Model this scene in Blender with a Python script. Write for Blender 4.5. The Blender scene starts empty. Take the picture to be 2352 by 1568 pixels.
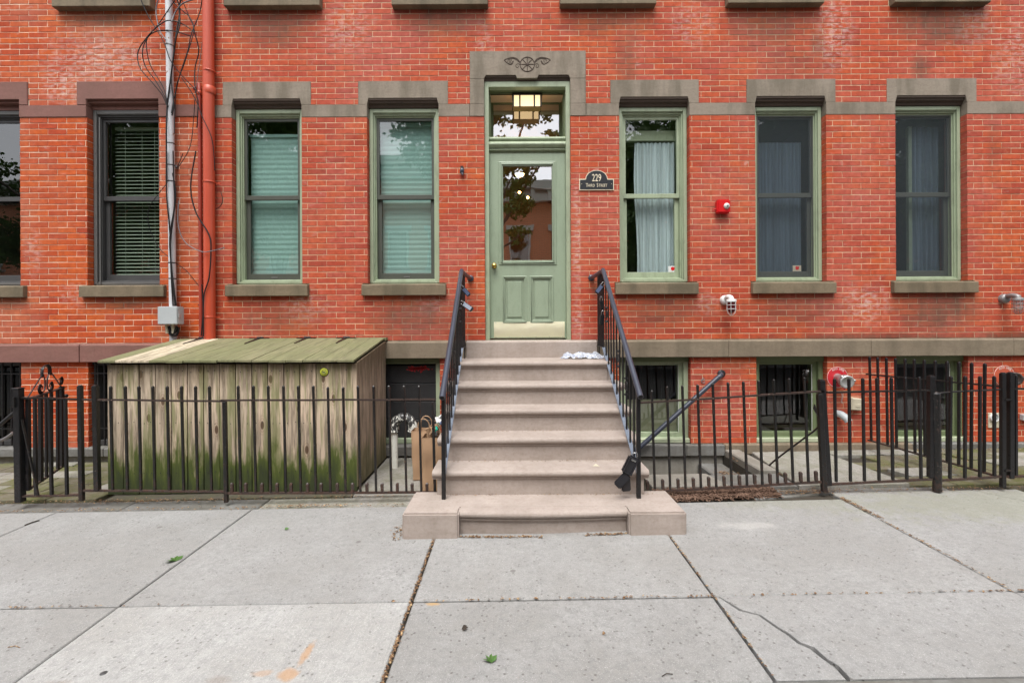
import bpy, bmesh, math, random
from mathutils import Vector, Matrix, noise as mnoise
R = math.radians
rnd = random.Random(7)
sc = bpy.context.scene
col = sc.collection

# ------------------------------------------------------------------ camera, sky, sun, exposure
CAM_D, CAM_Z, F_PX, W_PX, HOR = 5.5, 1.5, 1089.0, 2352.0, 750.0
TH = 0.005
cam = bpy.data.cameras.new("camera"); cam_o = bpy.data.objects.new("camera", cam); col.objects.link(cam_o)
cam_o.location = (0, -CAM_D, CAM_Z)
cam_o.rotation_euler = (R(90), TH, 0)
cam.sensor_width = 36; cam.lens = 36 * F_PX / W_PX
cam.shift_y = -(784 - HOR) / W_PX
cam.clip_start = 0.02; cam.clip_end = 600
sc.camera = cam_o

world = bpy.data.worlds.new("World"); sc.world = world; world.use_nodes = True
wt = world.node_tree; wt.nodes.clear()
sky = wt.nodes.new("ShaderNodeTexSky"); sky.sky_type = 'NISHITA'; sky.sun_disc = False
sky.sun_elevation = R(64); sky.sun_rotation = R(192); sky.air_density = 1.0; sky.dust_density = 3.0
hs = wt.nodes.new("ShaderNodeHueSaturation"); hs.inputs['Saturation'].default_value = 0.22
bg = wt.nodes.new("ShaderNodeBackground"); bg.inputs['Strength'].default_value = 0.15
wo_ = wt.nodes.new("ShaderNodeOutputWorld")
wt.links.new(sky.outputs[0], hs.inputs['Color']); wt.links.new(hs.outputs[0], bg.inputs[0]); wt.links.new(bg.outputs[0], wo_.inputs[0])
sun = bpy.data.lights.new("sun", 'SUN'); sun.energy = 1.5; sun.angle = R(34); sun.color = (1.0, 0.97, 0.93)
sun_o = bpy.data.objects.new("sun", sun); col.objects.link(sun_o)
sd = Vector((math.sin(R(192)) * math.cos(R(64)), math.cos(R(192)) * math.cos(R(64)), math.sin(R(64))))
sun_o.rotation_euler = sd.to_track_quat('Z', 'Y').to_euler(); sun_o.location = (0, -8, 12)
vs = sc.view_settings; vs.view_transform = 'Standard'; vs.look = 'None'; vs.gamma = 1.0
vs.exposure = 1.06; vs.use_curve_mapping = False

# ------------------------------------------------------------------ survey helpers
def P(px, py, d):
    """point seen at photo pixel (2352 wide) at distance d in front of the facade"""
    s = F_PX / (CAM_D - d)
    x0 = (px - 1176) - TH * (py - HOR); y0 = (py - HOR) + TH * (px - 1176)
    return Vector((x0 / s, -d, CAM_Z - y0 / s))
def G(x, y): return 0.009 + 0.012 * x + 0.0138 * y

# ------------------------------------------------------------------ materials
def lin(*c):
    return tuple(((v/255)/12.92 if v/255 <= .04045 else ((v/255+.055)/1.055)**2.4) for v in c) + (1,)
class NT:
    def __init__(s, name):
        s.m = bpy.data.materials.new(name); s.m.use_nodes = True; s.t = s.m.node_tree; s.t.nodes.clear()
        s.out = s.t.nodes.new("ShaderNodeOutputMaterial")
        s.b = s.t.nodes.new("ShaderNodeBsdfPrincipled"); s.t.links.new(s.b.outputs[0], s.out.inputs[0])
        s.geo = None
    def n(s, k, **kw):
        nd = s.t.nodes.new(k)
        for a, v in kw.items(): setattr(nd, a, v)
        return nd
    def put(s, sock, v):
        if v is None: return
        if isinstance(v, bpy.types.NodeSocket): s.t.links.new(v, sock)
        else:
            if sock.type == 'RGBA' and not isinstance(v, (int, float)) and len(v) == 3: v = tuple(v) + (1,)
            sock.default_value = v
    def pos(s):
        if not s.geo: s.geo = s.n("ShaderNodeNewGeometry")
        return s.geo.outputs['Position']
    def mapv(s, v, scale=(1,1,1), loc=(0,0,0), rot=(0,0,0)):
        m = s.n("ShaderNodeMapping"); s.put(m.inputs[0], v); m.inputs['Scale'].default_value = scale
        m.inputs['Location'].default_value = loc; m.inputs['Rotation'].default_value = rot
        return m.outputs[0]
    def noise(s, sc_, detail=4, rough=.55, v=None, dist=0):
        nd = s.n("ShaderNodeTexNoise"); s.put(nd.inputs['Vector'], v or s.pos())
        nd.inputs['Scale'].default_value = sc_; nd.inputs['Detail'].default_value = detail
        nd.inputs['Roughness'].default_value = rough; nd.inputs['Distortion'].default_value = dist
        return nd.outputs[0]
    def vor(s, sc_, v=None, feature='F1', out=0, rand=1):
        nd = s.n("ShaderNodeTexVoronoi", feature=feature); s.put(nd.inputs['Vector'], v or s.pos())
        nd.inputs['Scale'].default_value = sc_; nd.inputs['Randomness'].default_value = rand
        return nd.outputs[out]
    def ramp(s, f, stops, interp='LINEAR'):
        nd = s.n("ShaderNodeValToRGB"); s.put(nd.inputs[0], f); cr = nd.color_ramp; cr.interpolation = interp
        while len(cr.elements) < len(stops): cr.elements.new(.5)
        for e, (p, c) in zip(cr.elements, stops):
            e.position = p; e.color = (c, c, c, 1) if isinstance(c, (int, float)) else (tuple(c) + (1,) if len(c) == 3 else c)
        return nd.outputs[0]
    def mix(s, f, a, b, mode='MIX'):
        nd = s.n("ShaderNodeMix", data_type='RGBA', blend_type=mode)
        s.put(nd.inputs[0], f); s.put(nd.inputs[6], a); s.put(nd.inputs[7], b); return nd.outputs[2]
    def math(s, op, a, b=None, c=None, clamp=False):
        nd = s.n("ShaderNodeMath", operation=op, use_clamp=clamp)
        s.put(nd.inputs[0], a); s.put(nd.inputs[1], b); s.put(nd.inputs[2], c); return nd.outputs[0]
    def mr(s, v, a, b, c=0, d=1):
        nd = s.n("ShaderNodeMapRange"); s.put(nd.inputs[0], v)
        for i, q in enumerate((a, b, c, d)): nd.inputs[i+1].default_value = q
        return nd.outputs[0]
    def xyz(s):
        nd = s.n("ShaderNodeSeparateXYZ"); s.put(nd.inputs[0], s.pos()); return nd.outputs
    def bump(s, h, strength=.3, dist=.003):
        nd = s.n("ShaderNodeBump"); s.put(nd.inputs['Height'], h); nd.inputs['Strength'].default_value = strength
        nd.inputs['Distance'].default_value = dist; s.t.links.new(nd.outputs[0], s.b.inputs['Normal'])
    def fin(s, color, rough=.7, metal=0, spec=None):
        s.put(s.b.inputs['Base Color'], color); s.put(s.b.inputs['Roughness'], rough); s.put(s.b.inputs['Metallic'], metal)
        if spec is not None: s.b.inputs['Specular IOR Level'].default_value = spec
        return s.m
    def stain(s, lst, wob=.25):
        """union of soft elliptical dirt marks (x, z, rx, rz, strength)"""
        nz = s.noise(5, 4); acc = None
        for (x, z, rx, rz, k) in lst:
            v = s.mapv(s.pos(), (1/rx, 0, 1/rz), (-x/rx, 0, -z/rz))
            ln = s.n("ShaderNodeVectorMath", operation='LENGTH'); s.put(ln.inputs[0], v)
            d = s.math('ADD', ln.outputs['Value'], s.math('MULTIPLY', s.math('SUBTRACT', nz, .5), wob*4))
            q = s.mr(d, 1.15, .35, 0, k)
            acc = q if acc is None else s.math('MAXIMUM', acc, q)
        return acc

def simple(name, c1, c2=None, scale=6, rough=.6, metal=0, bump=.15, bscale=60, bdist=.002, stretch=(1,1,1), spots=0, spotc=(.03,.03,.03), spec=None, grime=0):
    t = NT(name); c2 = c2 or c1
    v = t.mapv(t.pos(), stretch)
    f = t.ramp(t.noise(scale, 6, .6, v), [(.3, 0), (.7, 1)])
    c = t.mix(f, c1, c2)
    fn = t.noise(bscale, 4, .6, v)
    c = t.mix(t.mr(fn, .3, .7, 0, .25), c, (c[0] if False else tuple(q*.72 for q in c1[:3])))
    if grime:
        c = t.mix(t.math('MULTIPLY', t.ramp(t.noise(5, 6, .7, t.mapv(t.pos(), (2.5, 1, .8))), [(.48, 0), (.66, 1)]), grime), c, tuple(q*.45 for q in c1[:3]))
        c = t.mix(t.math('MULTIPLY', t.ramp(t.noise(34, 4, .7), [(.64, 0), (.70, 1)]), grime), c, (.12,.10,.06))
    if spots: c = t.mix(t.ramp(t.noise(spots, 3, .7), [(.66, 0), (.72, 1)]), c, spotc)
    if bump: t.bump(fn, bump, bdist)
    return t.fin(c, rough, metal, spec)

M = {}
def brick_mat(name, mode, cols, stains, efflo, pale=()):
    t = NT(name)
    if mode == 'piece':
        oi = t.n("ShaderNodeObjectInfo"); r = oi.outputs['Random']
    else:
        at = t.n("ShaderNodeAttribute", attribute_name='tint'); r = at.outputs['Fac']
    c = t.ramp(r, cols)
    big = t.noise(.9, 3, .5)
    c = t.mix(t.mr(big, .44, .62, 0, .8), c, t.mix(.55, c, efflo))
    c = t.mix(t.mr(t.noise(1.9, 3, .6, t.mapv(t.pos(), (1,1,1), (7,3,5))), .5, .68, 0, .45), c, (.56,.125,.030))
    # kiln mottling inside each brick
    c = t.mix(t.mr(t.noise(17, 4, .6), .38, .7, 0, .55), c, tuple(q*.70 for q in cols[0][1]))
    c = t.mix(t.mr(t.noise(26, 3, .6), .55, .8, 0, .5), c, tuple(min(1, q*1.25) for q in cols[-1][1]))
    # pale bloom in separate patches
    v = t.mapv(t.pos(), (1, 1, 1.7))
    bloom = t.math('MULTIPLY', t.ramp(t.noise(9, 6, .65, v, .6), [(.60, 0), (.74, 1)]), t.ramp(t.noise(.75, 2, .5), [(.45, 0), (.6, 1)]))
    c = t.mix(t.math('MULTIPLY', bloom, .6), c, (.56, .36, .32))
    if pale:
        pf = t.stain(pale); pn = t.ramp(t.noise(13, 6, .7, t.mapv(t.pos(), (1,1,2.2))), [(.46, 0), (.60, 1)])
        c = t.mix(t.math('MULTIPLY', t.math('MULTIPLY', pf, pn), .62), c, (.60,.44,.40))
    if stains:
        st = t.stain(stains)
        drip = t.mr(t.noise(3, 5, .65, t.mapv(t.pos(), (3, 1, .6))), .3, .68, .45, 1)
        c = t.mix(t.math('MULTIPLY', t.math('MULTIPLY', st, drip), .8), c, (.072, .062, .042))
    t.bump(t.noise(70, 5, .65), .35, .0025)
    return t.fin(c, t.mr(r, 0, 1, .75, .9), 0, .25)
MAIN_C = [(0, (.315,.046,.022)), (.15, (.390,.058,.027)), (.5, (.450,.072,.031)), (.8, (.490,.090,.031)), (1, (.420,.092,.058))]
LEFT_C = [(0, (.360,.046,.016)), (.15, (.430,.062,.016)), (.55, (.495,.082,.018)), (.88, (.540,.108,.022)), (1, (.420,.078,.034))]
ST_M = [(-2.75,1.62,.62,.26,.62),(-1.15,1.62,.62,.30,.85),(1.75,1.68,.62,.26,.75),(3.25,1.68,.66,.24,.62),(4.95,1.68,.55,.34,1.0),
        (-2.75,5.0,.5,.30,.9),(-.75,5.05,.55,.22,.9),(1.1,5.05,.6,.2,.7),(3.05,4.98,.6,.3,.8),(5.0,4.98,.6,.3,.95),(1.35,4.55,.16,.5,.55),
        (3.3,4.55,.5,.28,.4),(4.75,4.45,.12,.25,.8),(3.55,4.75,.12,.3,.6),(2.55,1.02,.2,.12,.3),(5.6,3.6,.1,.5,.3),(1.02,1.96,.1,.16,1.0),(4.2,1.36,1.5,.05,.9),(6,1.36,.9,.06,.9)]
ST_L = [(-4.5,1.78,.5,.1,.8),(-4.05,1.75,.12,.35,.5),(-5.95,1.8,.4,.1,.6),(-3.9,2.6,.05,1.3,.8),(-4.68,5.08,.5,.1,.9)]
PALE_M = [(.76,2.5,.05,.9,1.0),(.76,1.55,.07,.25,1.0),(3.75,4.9,.25,.5,.9),(4.1,1.75,.3,.25,1.0),(5.9,4.6,.35,.5,.7),(-2.4,1.75,.3,.25,.7),(-1.9,4.95,.35,.35,.7),(2.1,5.0,.3,.3,.6),(5.35,5.0,.3,.35,.7),(-.3,4.75,.12,.35,.6),(-.9,1.75,.25,.15,.6),(2.25,1.75,.2,.15,.6)]
PALE_L = [(-4.75,4.62,.75,.35,1.0),(-5.2,4.35,.3,.3,1.0),(-3.62,2.6,.08,.9,.5),(-5.55,2.4,.12,.3,.7),(-5.1,1.9,.2,.2,.5)]
for md in ('piece', 'mass'):
    M['brick_main_'+md] = brick_mat('red pressed brick '+md, md, MAIN_C, ST_M, (.46,.14,.115), PALE_M)
    M['brick_left_'+md] = brick_mat('orange red brick '+md, md, LEFT_C, ST_L, (.44,.20,.13), PALE_L)
def mortar_mat(name, c1, c2, st=None):
    t = NT(name)
    c = t.mix(t.ramp(t.noise(14, 5, .6), [(.35, 0), (.65, 1)]), c1, c2)
    c = t.mix(t.ramp(t.noise(30, 3, .7), [(.62, 0), (.72, .6)]), c, (.12,.07,.05))
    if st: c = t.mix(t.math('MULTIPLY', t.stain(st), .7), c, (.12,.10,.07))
    t.bump(t.noise(120, 3), .3, .002)
    return t.fin(c, .9)
M['mortar_main'] = mortar_mat('buff pointing', (.68,.51,.34), (.52,.35,.22), ST_M)
M['mortar_left'] = mortar_mat('pale pointing', (.86,.72,.55), (.72,.57,.42), ST_L)

def stone_mat(name, c1, c2, c3, rough=.85, grime=0, zt=None, bump=.35):
    t = NT(name)
    v = t.mapv(t.pos(), (.6, 1, 2.2))
    c = t.mix(t.ramp(t.noise(3.2, 6, .62, v), [(.32, 0), (.68, 1)]), c1, c2)
    c = t.mix(t.mr(t.noise(38, 5, .7), .45, .72, 0, .5), c, c3)
    c = t.mix(t.mr(t.noise(11, 5, .6, t.mapv(t.pos(), (1, 1, 3))), .5, .75, 0, .45), c, c3)
    c = t.mix(t.ramp(t.noise(160, 2, .6), [(.68, 0), (.74, .5)]), c, tuple(q*.45 for q in c1))
    if grime: c = t.mix(t.math('MULTIPLY', t.ramp(t.noise(1.7, 5, .6, t.mapv(t.pos(), (2.5,1,.5))), [(.45, 0), (.62, 1)]), grime), c, (.07,.06,.035))
    t.bump(t.math('ADD', t.noise(55, 5, .65), t.math('MULTIPLY', t.noise(9, 3), 1.5)), bump, .003)
    return t.fin(c, rough)
M['brownstone'] = stone_mat('grey brown painted stone', (.270,.228,.178), (.235,.195,.150), (.17,.13,.095), grime=.5)
M['brownstone_ledge'] = stone_mat('taupe ledge stone', (.225,.180,.125), (.185,.145,.100), (.13,.10,.07), grime=.35)
M['sill'] = stone_mat('olive brown sill stone', (.205,.160,.102), (.160,.122,.076), (.11,.085,.05), grime=.6)
M['left_stone'] = stone_mat('mauve brown painted stone', (.225,.105,.085), (.185,.085,.068), (.15,.065,.05), grime=.1)
M['cove'] = stone_mat('weathered cove with shade', (.085,.058,.043), (.065,.045,.034), (.04,.03,.02))  # dark brown paint and dirt, with the underside's shade put into the colour
M['stoop'] = stone_mat('pinkish brown stoop stone', (.395,.336,.298), (.330,.276,.242), (.25,.20,.165), grime=.12, bump=.25)
M['bluestone'] = stone_mat('grey bluestone', (.20,.20,.19), (.13,.125,.115), (.08,.075,.065), grime=.4)
M['stucco'] = stone_mat('grey stucco', (.27,.255,.225), (.22,.205,.175), (.16,.145,.12), grime=.3)

def concrete(name, c1, c2, stains=None, broom=False, moss=0, greenz=None):
    t = NT(name)
    c = t.mix(t.ramp(t.noise(1.6, 6, .6), [(.3, 0), (.7, 1)]), c1, c2)
    c = t.mix(t.mr(t.noise(5.5, 6, .7), .45, .8, 0, .5), c, tuple(q*.78 for q in c2))
    c = t.mix(t.mr(t.noise(1.1, 7, .72), .42, .60, 0, .75), c, (c1[0]*.72, c1[1]*.70, c1[2]*.67))
    c = t.mix(t.ramp(t.noise(24, 6, .85), [(.46, 0), (.64, .9)]), c, tuple(q*.60 for q in c1))
    c = t.mix(t.mr(t.noise(75, 5, .8), .35, .70, 0, .7), c, tuple(q*.55 for q in c1))
    c = t.mix(t.ramp(t.noise(210, 2, .6), [(.60, 0), (.70, .55)]), c, tuple(min(.8,q*1.6) for q in c1))
    pit = t.math('MULTIPLY', t.ramp(t.vor(34), [(.12, 1), (.26, 0)]), t.ramp(t.noise(11, 3), [(.48, 0), (.56, 1)]))
    c = t.mix(t.math('MULTIPLY', pit, .55), c, (.10,.09,.08))
    blot = t.math('MULTIPLY', t.ramp(t.vor(2.6), [(.04, 1), (.06, 0)]), t.ramp(t.noise(1.3, 1), [(.48, 0), (.5, 1)]))
    c = t.mix(t.math('MULTIPLY', blot, .6), c, (.11,.10,.095))
    h = t.noise(120, 5, .7)
    h = t.math('SUBTRACT', h, t.math('MULTIPLY', pit, 1.2))
    if broom:
        bl = t.noise(1, 3, .5, t.mapv(t.pos(), (95, 2.0, 1)))
        h = t.math('ADD', h, t.math('MULTIPLY', bl, 1.6))
        c = t.mix(t.mr(bl, .5, .75, 0, .3), c, tuple(q*.55 for q in c1))
    if stains:
        for (lst, cc) in stains:
            acc = None
            nz = t.noise(9, 5, .7)
            for (x, y, rx, ry, k) in lst:
                v = t.mapv(t.pos(), (1/rx, 1/ry, 0), (-x/rx, -y/ry, 0))
                ln = t.n("ShaderNodeVectorMath", operation='LENGTH'); t.put(ln.inputs[0], v)
                q = t.mr(t.math('ADD', ln.outputs['Value'], t.math('MULTIPLY', t.math('SUBTRACT', nz, .5), 2.4)), 1.1, .5, 0, k)
                acc = q if acc is None else t.math('MAXIMUM', acc, q)
            c = t.mix(acc, c, cc)
    if moss:
        mm = t.math('MULTIPLY', t.ramp(t.noise(3.5, 6, .7), [(.42, 0), (.6, 1)]), moss)
        c = t.mix(mm, c, (.085,.095,.02))
        c = t.mix(t.math('MULTIPLY', t.ramp(t.noise(22, 4, .7), [(.5, 0), (.62, 1)]), moss*.6), c, (.12,.09,.05))
    oi = t.n("ShaderNodeObjectInfo"); 
    c = t.mix(1.0, c, t.ramp(oi.outputs['Random'], [(0, (.94,.935,.925)), (.5, (1,1,1)), (1, (1,.995,.985))]), 'MULTIPLY')
    t.bump(h, .7, .004)
    return t.fin(c, .9)
CON1, CON2 = (.352,.350,.342), (.290,.287,.279)
M['walk'] = concrete('grey sidewalk concrete', CON1, CON2)
M['walk_far'] = concrete('sidewalk concrete, green by the fence', CON1, CON2, [([(4.3,-1.6,2.0,.42,.28),(2.4,-1.5,.8,.2,.2)], (.20,.21,.10)), ([(1.75,-1.95,.22,.07,.3)], (.50,.49,.46))])
M['walk_broom'] = concrete('pale broomed concrete', (.445,.443,.43), (.385,.383,.37), [([(-.985,-3.24,.022,.09,.6),(-1.01,-3.38,.045,.035,.6),(-1.13,-3.37,.05,.02,.35)], (.42,.22,.08)), ([(-2.0,-3.45,.10,.06,.6),(-1.3,-3.42,.05,.04,.4)], (.20,.16,.13))], broom=True)
M['walk_right'] = concrete('sidewalk concrete with rust mark', CON1, CON2, [([(1.18,-2.80,.07,.025,.9),(-.45,-2.86,.05,.02,.6)], (.50,.29,.07)), ([(2.6,-3.3,.12,.05,.4)], (.15,.14,.11))])
M['pad'] = concrete('yard concrete', (.37,.36,.33), (.31,.29,.26), moss=.35)
M['mossy'] = concrete('mossy yard slab', (.20,.18,.13), (.14,.13,.09), moss=.9)
M['soil'] = concrete('bare soil border', (.12,.105,.08), (.075,.07,.06), moss=.3)
M['asphalt'] = concrete('asphalt', (.055,.055,.055), (.045,.045,.045))
M['gap'] = concrete('dark joint dirt', (.06,.05,.035), (.03,.026,.02))

def wood_mat(name, axis, base, base2, algae, knots=True, bottom=None):
    t = NT(name)
    oi = t.n("ShaderNodeObjectInfo"); r = oi.outputs['Random']
    off = t.n("ShaderNodeCombineXYZ"); t.put(off.inputs[0], t.math('MULTIPLY', r, 37)); t.put(off.inputs[1], t.math('MULTIPLY', r, 11)); t.put(off.inputs[2], t.math('MULTIPLY', r, 23))
    ad = t.n("ShaderNodeVectorMath", operation='ADD'); t.put(ad.inputs[0], t.pos()); t.put(ad.inputs[1], off.outputs[0])
    sc1 = (1, 1, .07) if axis == 'Z' else (1, .09, .3)
    v = t.mapv(ad.outputs[0], sc1)
    g1 = t.noise(30, 5, .6, v, .15); g2 = t.noise(110, 4, .6, v, .05)
    c = t.mix(t.mr(r, 0, 1, 0, 1), base, base2)
    c = t.mix(t.ramp(g1, [(.44, 0), (.56, .9)]), c, tuple(q*.30 for q in base))
    c = t.mix(t.mr(t.math('FRACT', t.math('MULTIPLY', r, 17.3)), 0, 1, 0, .3), c, (.26,.21,.14))
    c = t.mix(t.mr(g2, .4, .7, 0, .5), c, tuple(min(.8, q*1.25) for q in base2))
    if knots:
        kv = t.mapv(ad.outputs[0], (4.2, 1, 1.9), rot=(R(90), 0, 0))
        vn = t.n("ShaderNodeTexVoronoi", voronoi_dimensions='2D'); t.put(vn.inputs['Vector'], kv); vn.inputs['Scale'].default_value = 1.0
        kd = vn.outputs[0]
        ring = t.math('SINE', t.math('MULTIPLY', kd, 120))
        c = t.mix(t.math('MULTIPLY', t.mr(kd, .22, .05, 0, .55), t.mr(ring, -1, 1, .2, 1)), c, (.15,.075,.03))
        c = t.mix(t.ramp(kd, [(.055, .9), (.085, 0)]), c, (.075,.038,.018))
    z = t.xyz()[2]
    if axis == 'Z':
        streak = t.noise(4, 4, .6, t.mapv(ad.outputs[0], (3.6, 3.6, .22)))
        c = t.mix(t.math('MULTIPLY', t.ramp(streak, [(.50, 0), (.57, 1)]), algae), c, (.155,.180,.050))
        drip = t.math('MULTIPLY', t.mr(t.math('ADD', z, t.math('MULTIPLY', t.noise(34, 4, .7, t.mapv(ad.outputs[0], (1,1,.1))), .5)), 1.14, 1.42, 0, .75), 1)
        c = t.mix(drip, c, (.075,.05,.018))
        if bottom:
            zz = t.math('ADD', z, t.math('MULTIPLY', t.math('SUBTRACT', t.noise(7, 5, .6, t.mapv(ad.outputs[0], (1.6,1,.35))), .5), .95))
            c = t.mix(t.ramp(zz, [(.24, 1*bottom), (.42, 0)]), c, (.075,.098,.014))
            c = t.mix(t.mr(zz, .25, .05, 0, .9*bottom), c, (.028,.038,.012))
    else:
        c = t.mix(t.math('MULTIPLY', t.ramp(t.noise(3, 5, .6), [(.3, .25), (.62, 1)]), algae), c, (.150,.158,.068))
        c = t.mix(t.math('MULTIPLY', t.ramp(t.noise(14, 5, .7), [(.55, 0), (.72, 1)]), algae*.5), c, (.06,.07,.02))
    t.bump(t.math('ADD', g1, g2), .4, .003)
    return t.fin(c, .85)
M['plank'] = wood_mat('weathered cedar board with algae', 'Z', (.60,.46,.335), (.48,.39,.29), .6, True, 1)
M['plank_side'] = wood_mat('weathered side board', 'Z', (.50,.37,.27), (.43,.32,.235), .06, False, .5)
M['lid'] = wood_mat('green lid board', 'Y', (.24,.22,.12), (.17,.165,.09), .75, False)
M['lid_new'] = wood_mat('pale new lid board', 'Y', (.60,.52,.38), (.56,.48,.35), .1, False)

def iron_mat(name, base, rust, hi=.35):
    t = NT(name)
    z = t.xyz()[2]
    n1 = t.noise(38, 5, .7)
    low = t.mr(z, .35, .05, 0, .12)
    f = t.ramp(t.math('ADD', n1, low), [(.56, 0), (.66, 1)])
    c = t.mix(t.math('MULTIPLY', f, rust), base, (.060,.030,.020))
    c = t.mix(t.math('MULTIPLY', t.ramp(t.noise(75, 3, .7), [(.66, 0), (.70, 1)]), rust*.7), c, (.42,.36,.30))
    t.bump(n1, .5, .002)
    return t.fin(c, t.mix(f, (.38,)*3, (.85,)*3), 0, .5)
M['iron'] = iron_mat('old black fence paint', (.008,.008,.008), .5)
M['iron_rusty'] = iron_mat('rust worn rail', (.040,.028,.024), 1.0)
M['iron_clean'] = iron_mat('black paint', (.007,.007,.008), .12)
M['rail_paint'] = simple('satin blue black paint', (.040,.048,.070), (.030,.036,.054), 5, .30, 0, .05, 90, .001, spec=.7)
M['stringer'] = simple('blue grey stringer with painted sheen', (.17,.20,.25), (.12,.145,.19), 8, .4, 0, .1)  # bluish highlight along the bar is put into its base colour
M['green'] = simple('sage green paint', (.34,.40,.27), (.315,.375,.25), 3, .5, 0, .07, 70, .001, grime=.4)
M['green_door'] = simple('sage green door paint', (.285,.350,.250), (.270,.335,.236), 3, .38, 0, .06, 60, .001, grime=.22)
M['green_dark'] = simple('olive green paint', (.150,.185,.095), (.115,.150,.070), 4, .6, 0, .2)
M['green_pale'] = simple('faded pale green paint', (.40,.44,.31), (.33,.37,.24), 5, .6, 0, .25, spots=25, spotc=(.12,.10,.07))
M['sash_dark'] = simple('dark olive sash', (.070,.076,.060), (.055,.060,.048), 6, .5, 0, .08)
M['sash_grey'] = simple('charcoal frame paint', (.060,.059,.058), (.047,.047,.048), 6, .5, 0, .1)
M['frame_grey'] = simple('grey frame paint', (.125,.122,.116), (.10,.098,.095), 5, .6, 0, .2, spots=30)
M['black_board'] = simple('black painted board', (.018,.018,.019), (.03,.03,.032), 5, .55, 0, .5, 14, .01, spots=0)
M['brass'] = simple('brass', (.62,.44,.12), (.45,.30,.08), 12, .22, 1, .02)
M['kick'] = simple('brushed kick plate', (.92,.88,.66), (.90,.88,.62), 3, .50, .85, .5, 5, .01)
M['red_pipe'] = simple('orange red pipe paint', (.52,.075,.030), (.46,.062,.026), 2.5, .42, 0, .08)
M['red_pipe_dark'] = simple('dark red pipe paint', (.36,.045,.022), (.30,.038,.02), 3, .5, 0, .15)
M['conduit'] = simple('pale grey conduit', (.60,.61,.63), (.50,.51,.53), 5, .4, 0, .06, spots=18, spotc=(.25,.13,.06))
M['box_grey'] = simple('pale grey plastic', (.42,.45,.46), (.38,.41,.42), 3, .5, 0, .04)
M['cable'] = simple('black cable', (.008,.008,.009), None, 5, .6, 0, 0, spec=.3)
M['cable_grey'] = simple('grey cable', (.20,.18,.19), (.09,.08,.09), 6, .45, 0, 0)
M['white_paint'] = simple('white paint', (.72,.73,.72), (.62,.62,.60), 7, .4, 0, .05)
M['grey_metal'] = simple('dull grey metal', (.21,.20,.20), (.30,.29,.29), 20, .5, .5, .1)
M['red'] = simple('bright red plastic', (.62,.010,.014), (.55,.01,.012), 5, .3, 0, .02)
M['sign_red'] = simple('crimson sign', (.55,.02,.03), (.48,.018,.028), 9, .5, 0, .04)
M['sign_orange'] = simple('faded orange sign', (.55,.11,.05), (.46,.08,.04), 9, .55, 0, .06)
M['cream'] = simple('cream lettering', (.70,.62,.46), None, 9, .6, 0, 0)
M['white_letter'] = simple('white lettering', (.75,.68,.62), None, 9, .6, 0, 0)
M['plaque'] = simple('black plaque', (.018,.020,.024), None, 9, .35, 0, .05)
M['steel'] = simple('cast aluminium', (.58,.58,.57), (.45,.45,.44), 20, .35, .6, .15)
M['putty'] = simple('putty box', (.55,.50,.38), (.47,.42,.31), 8, .6, 0, .08, spots=30)
M['yellow'] = simple('yellow green sticker', (.62,.66,.05), None, 8, .5, 0, 0)
M['paper'] = simple('kraft paper', (.46,.29,.17), (.40,.25,.145), 5, .8, 0, .5, 12, .008)
M['card'] = simple('cardboard', (.55,.38,.24), (.42,.28,.17), 5, .8, 0, .2)
M['teal'] = simple('teal plastic', (.02,.42,.30), None, 5, .4, 0, 0)
M['lock_black'] = simple('black rubber lockbox', (.012,.012,.015), (.018,.018,.022), 9, .42, 0, .05)
M['lock_face'] = simple('silver lockbox face', (.42,.46,.55), (.34,.38,.46), 9, .35, .3, .02)
M['lock_blue'] = simple('blue grey lockbox', (.10,.13,.22), (.08,.10,.18), 9, .4, 0, .02)
M['shackle'] = simple('steel shackle', (.45,.45,.45), None, 9, .25, 1, 0)
M['room'] = simple('dark room wall', (.055,.05,.045), None, 2, .9, 0, 0)
M['hall'] = simple('tan hall wall', (.72,.48,.32), (.66,.43,.28), 2, .8, 0, 0)
M['bark'] = simple('bark', (.09,.07,.055), (.05,.04,.03), 9, .9, 0, .6, 25, .02)
M['slat'] = simple('white blind slat', (.36,.42,.33), None, 3, .5, 0, 0)
M['chalk'] = simple('white render strip', (.60,.60,.55), (.45,.45,.40), 9, .8, 0, .2)
def litm():
    t = NT('dry leaf litter'); wn = t.n("ShaderNodeTexWhiteNoise"); t.put(wn.inputs[0], t.mapv(t.pos(), (60,60,0)))
    r = t.noise(70, 2, .5)
    return t.fin(t.ramp(r, [(.30, (.045,.026,.016)), (.45, (.14,.075,.038)), (.55, (.24,.14,.07)), (.65, (.42,.30,.16))]), .85)
M['dryleaf'] = litm()
M['mulch'] = simple('bark mulch', (.11,.062,.042), (.20,.12,.08), 40, .9, 0, .4)
M['greenleaf'] = simple('fresh green leaf', (.05,.125,.025), (.09,.18,.04), 60, .5, 0, .1)
M['stick'] = simple('dark stick', (.04,.03,.022), None, 40, .9, 0, .2)
def peel():
    t = NT('peeling white paint over dark metal')
    n_ = t.noise(13, 5, .7, t.mapv(t.pos(), (1.3, 1, .8)), 1.2)
    z = t.xyz()[2]
    f = t.ramp(t.math('ADD', n_, t.mr(z, .50, .15, -.06, .16)), [(.50, 0), (.515, 1)])
    c = t.mix(f, (.045,.045,.045), (.72,.72,.66))
    t.bump(f, .4, .002)
    return t.fin(c, t.mix(f, (.25,)*3, (.6,)*3), 0)
M['peel'] = peel()
def leafm():
    t = NT('street tree leaves'); oi = t.n("ShaderNodeObjectInfo")
    c = t.mix(t.noise(3, 3), (.06,.13,.022), (.12,.23,.04)); t.fin(c, .6)
    t.b.inputs['Transmission Weight'].default_value = 0
    return t.m
M['leaves'] = leafm()
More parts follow.
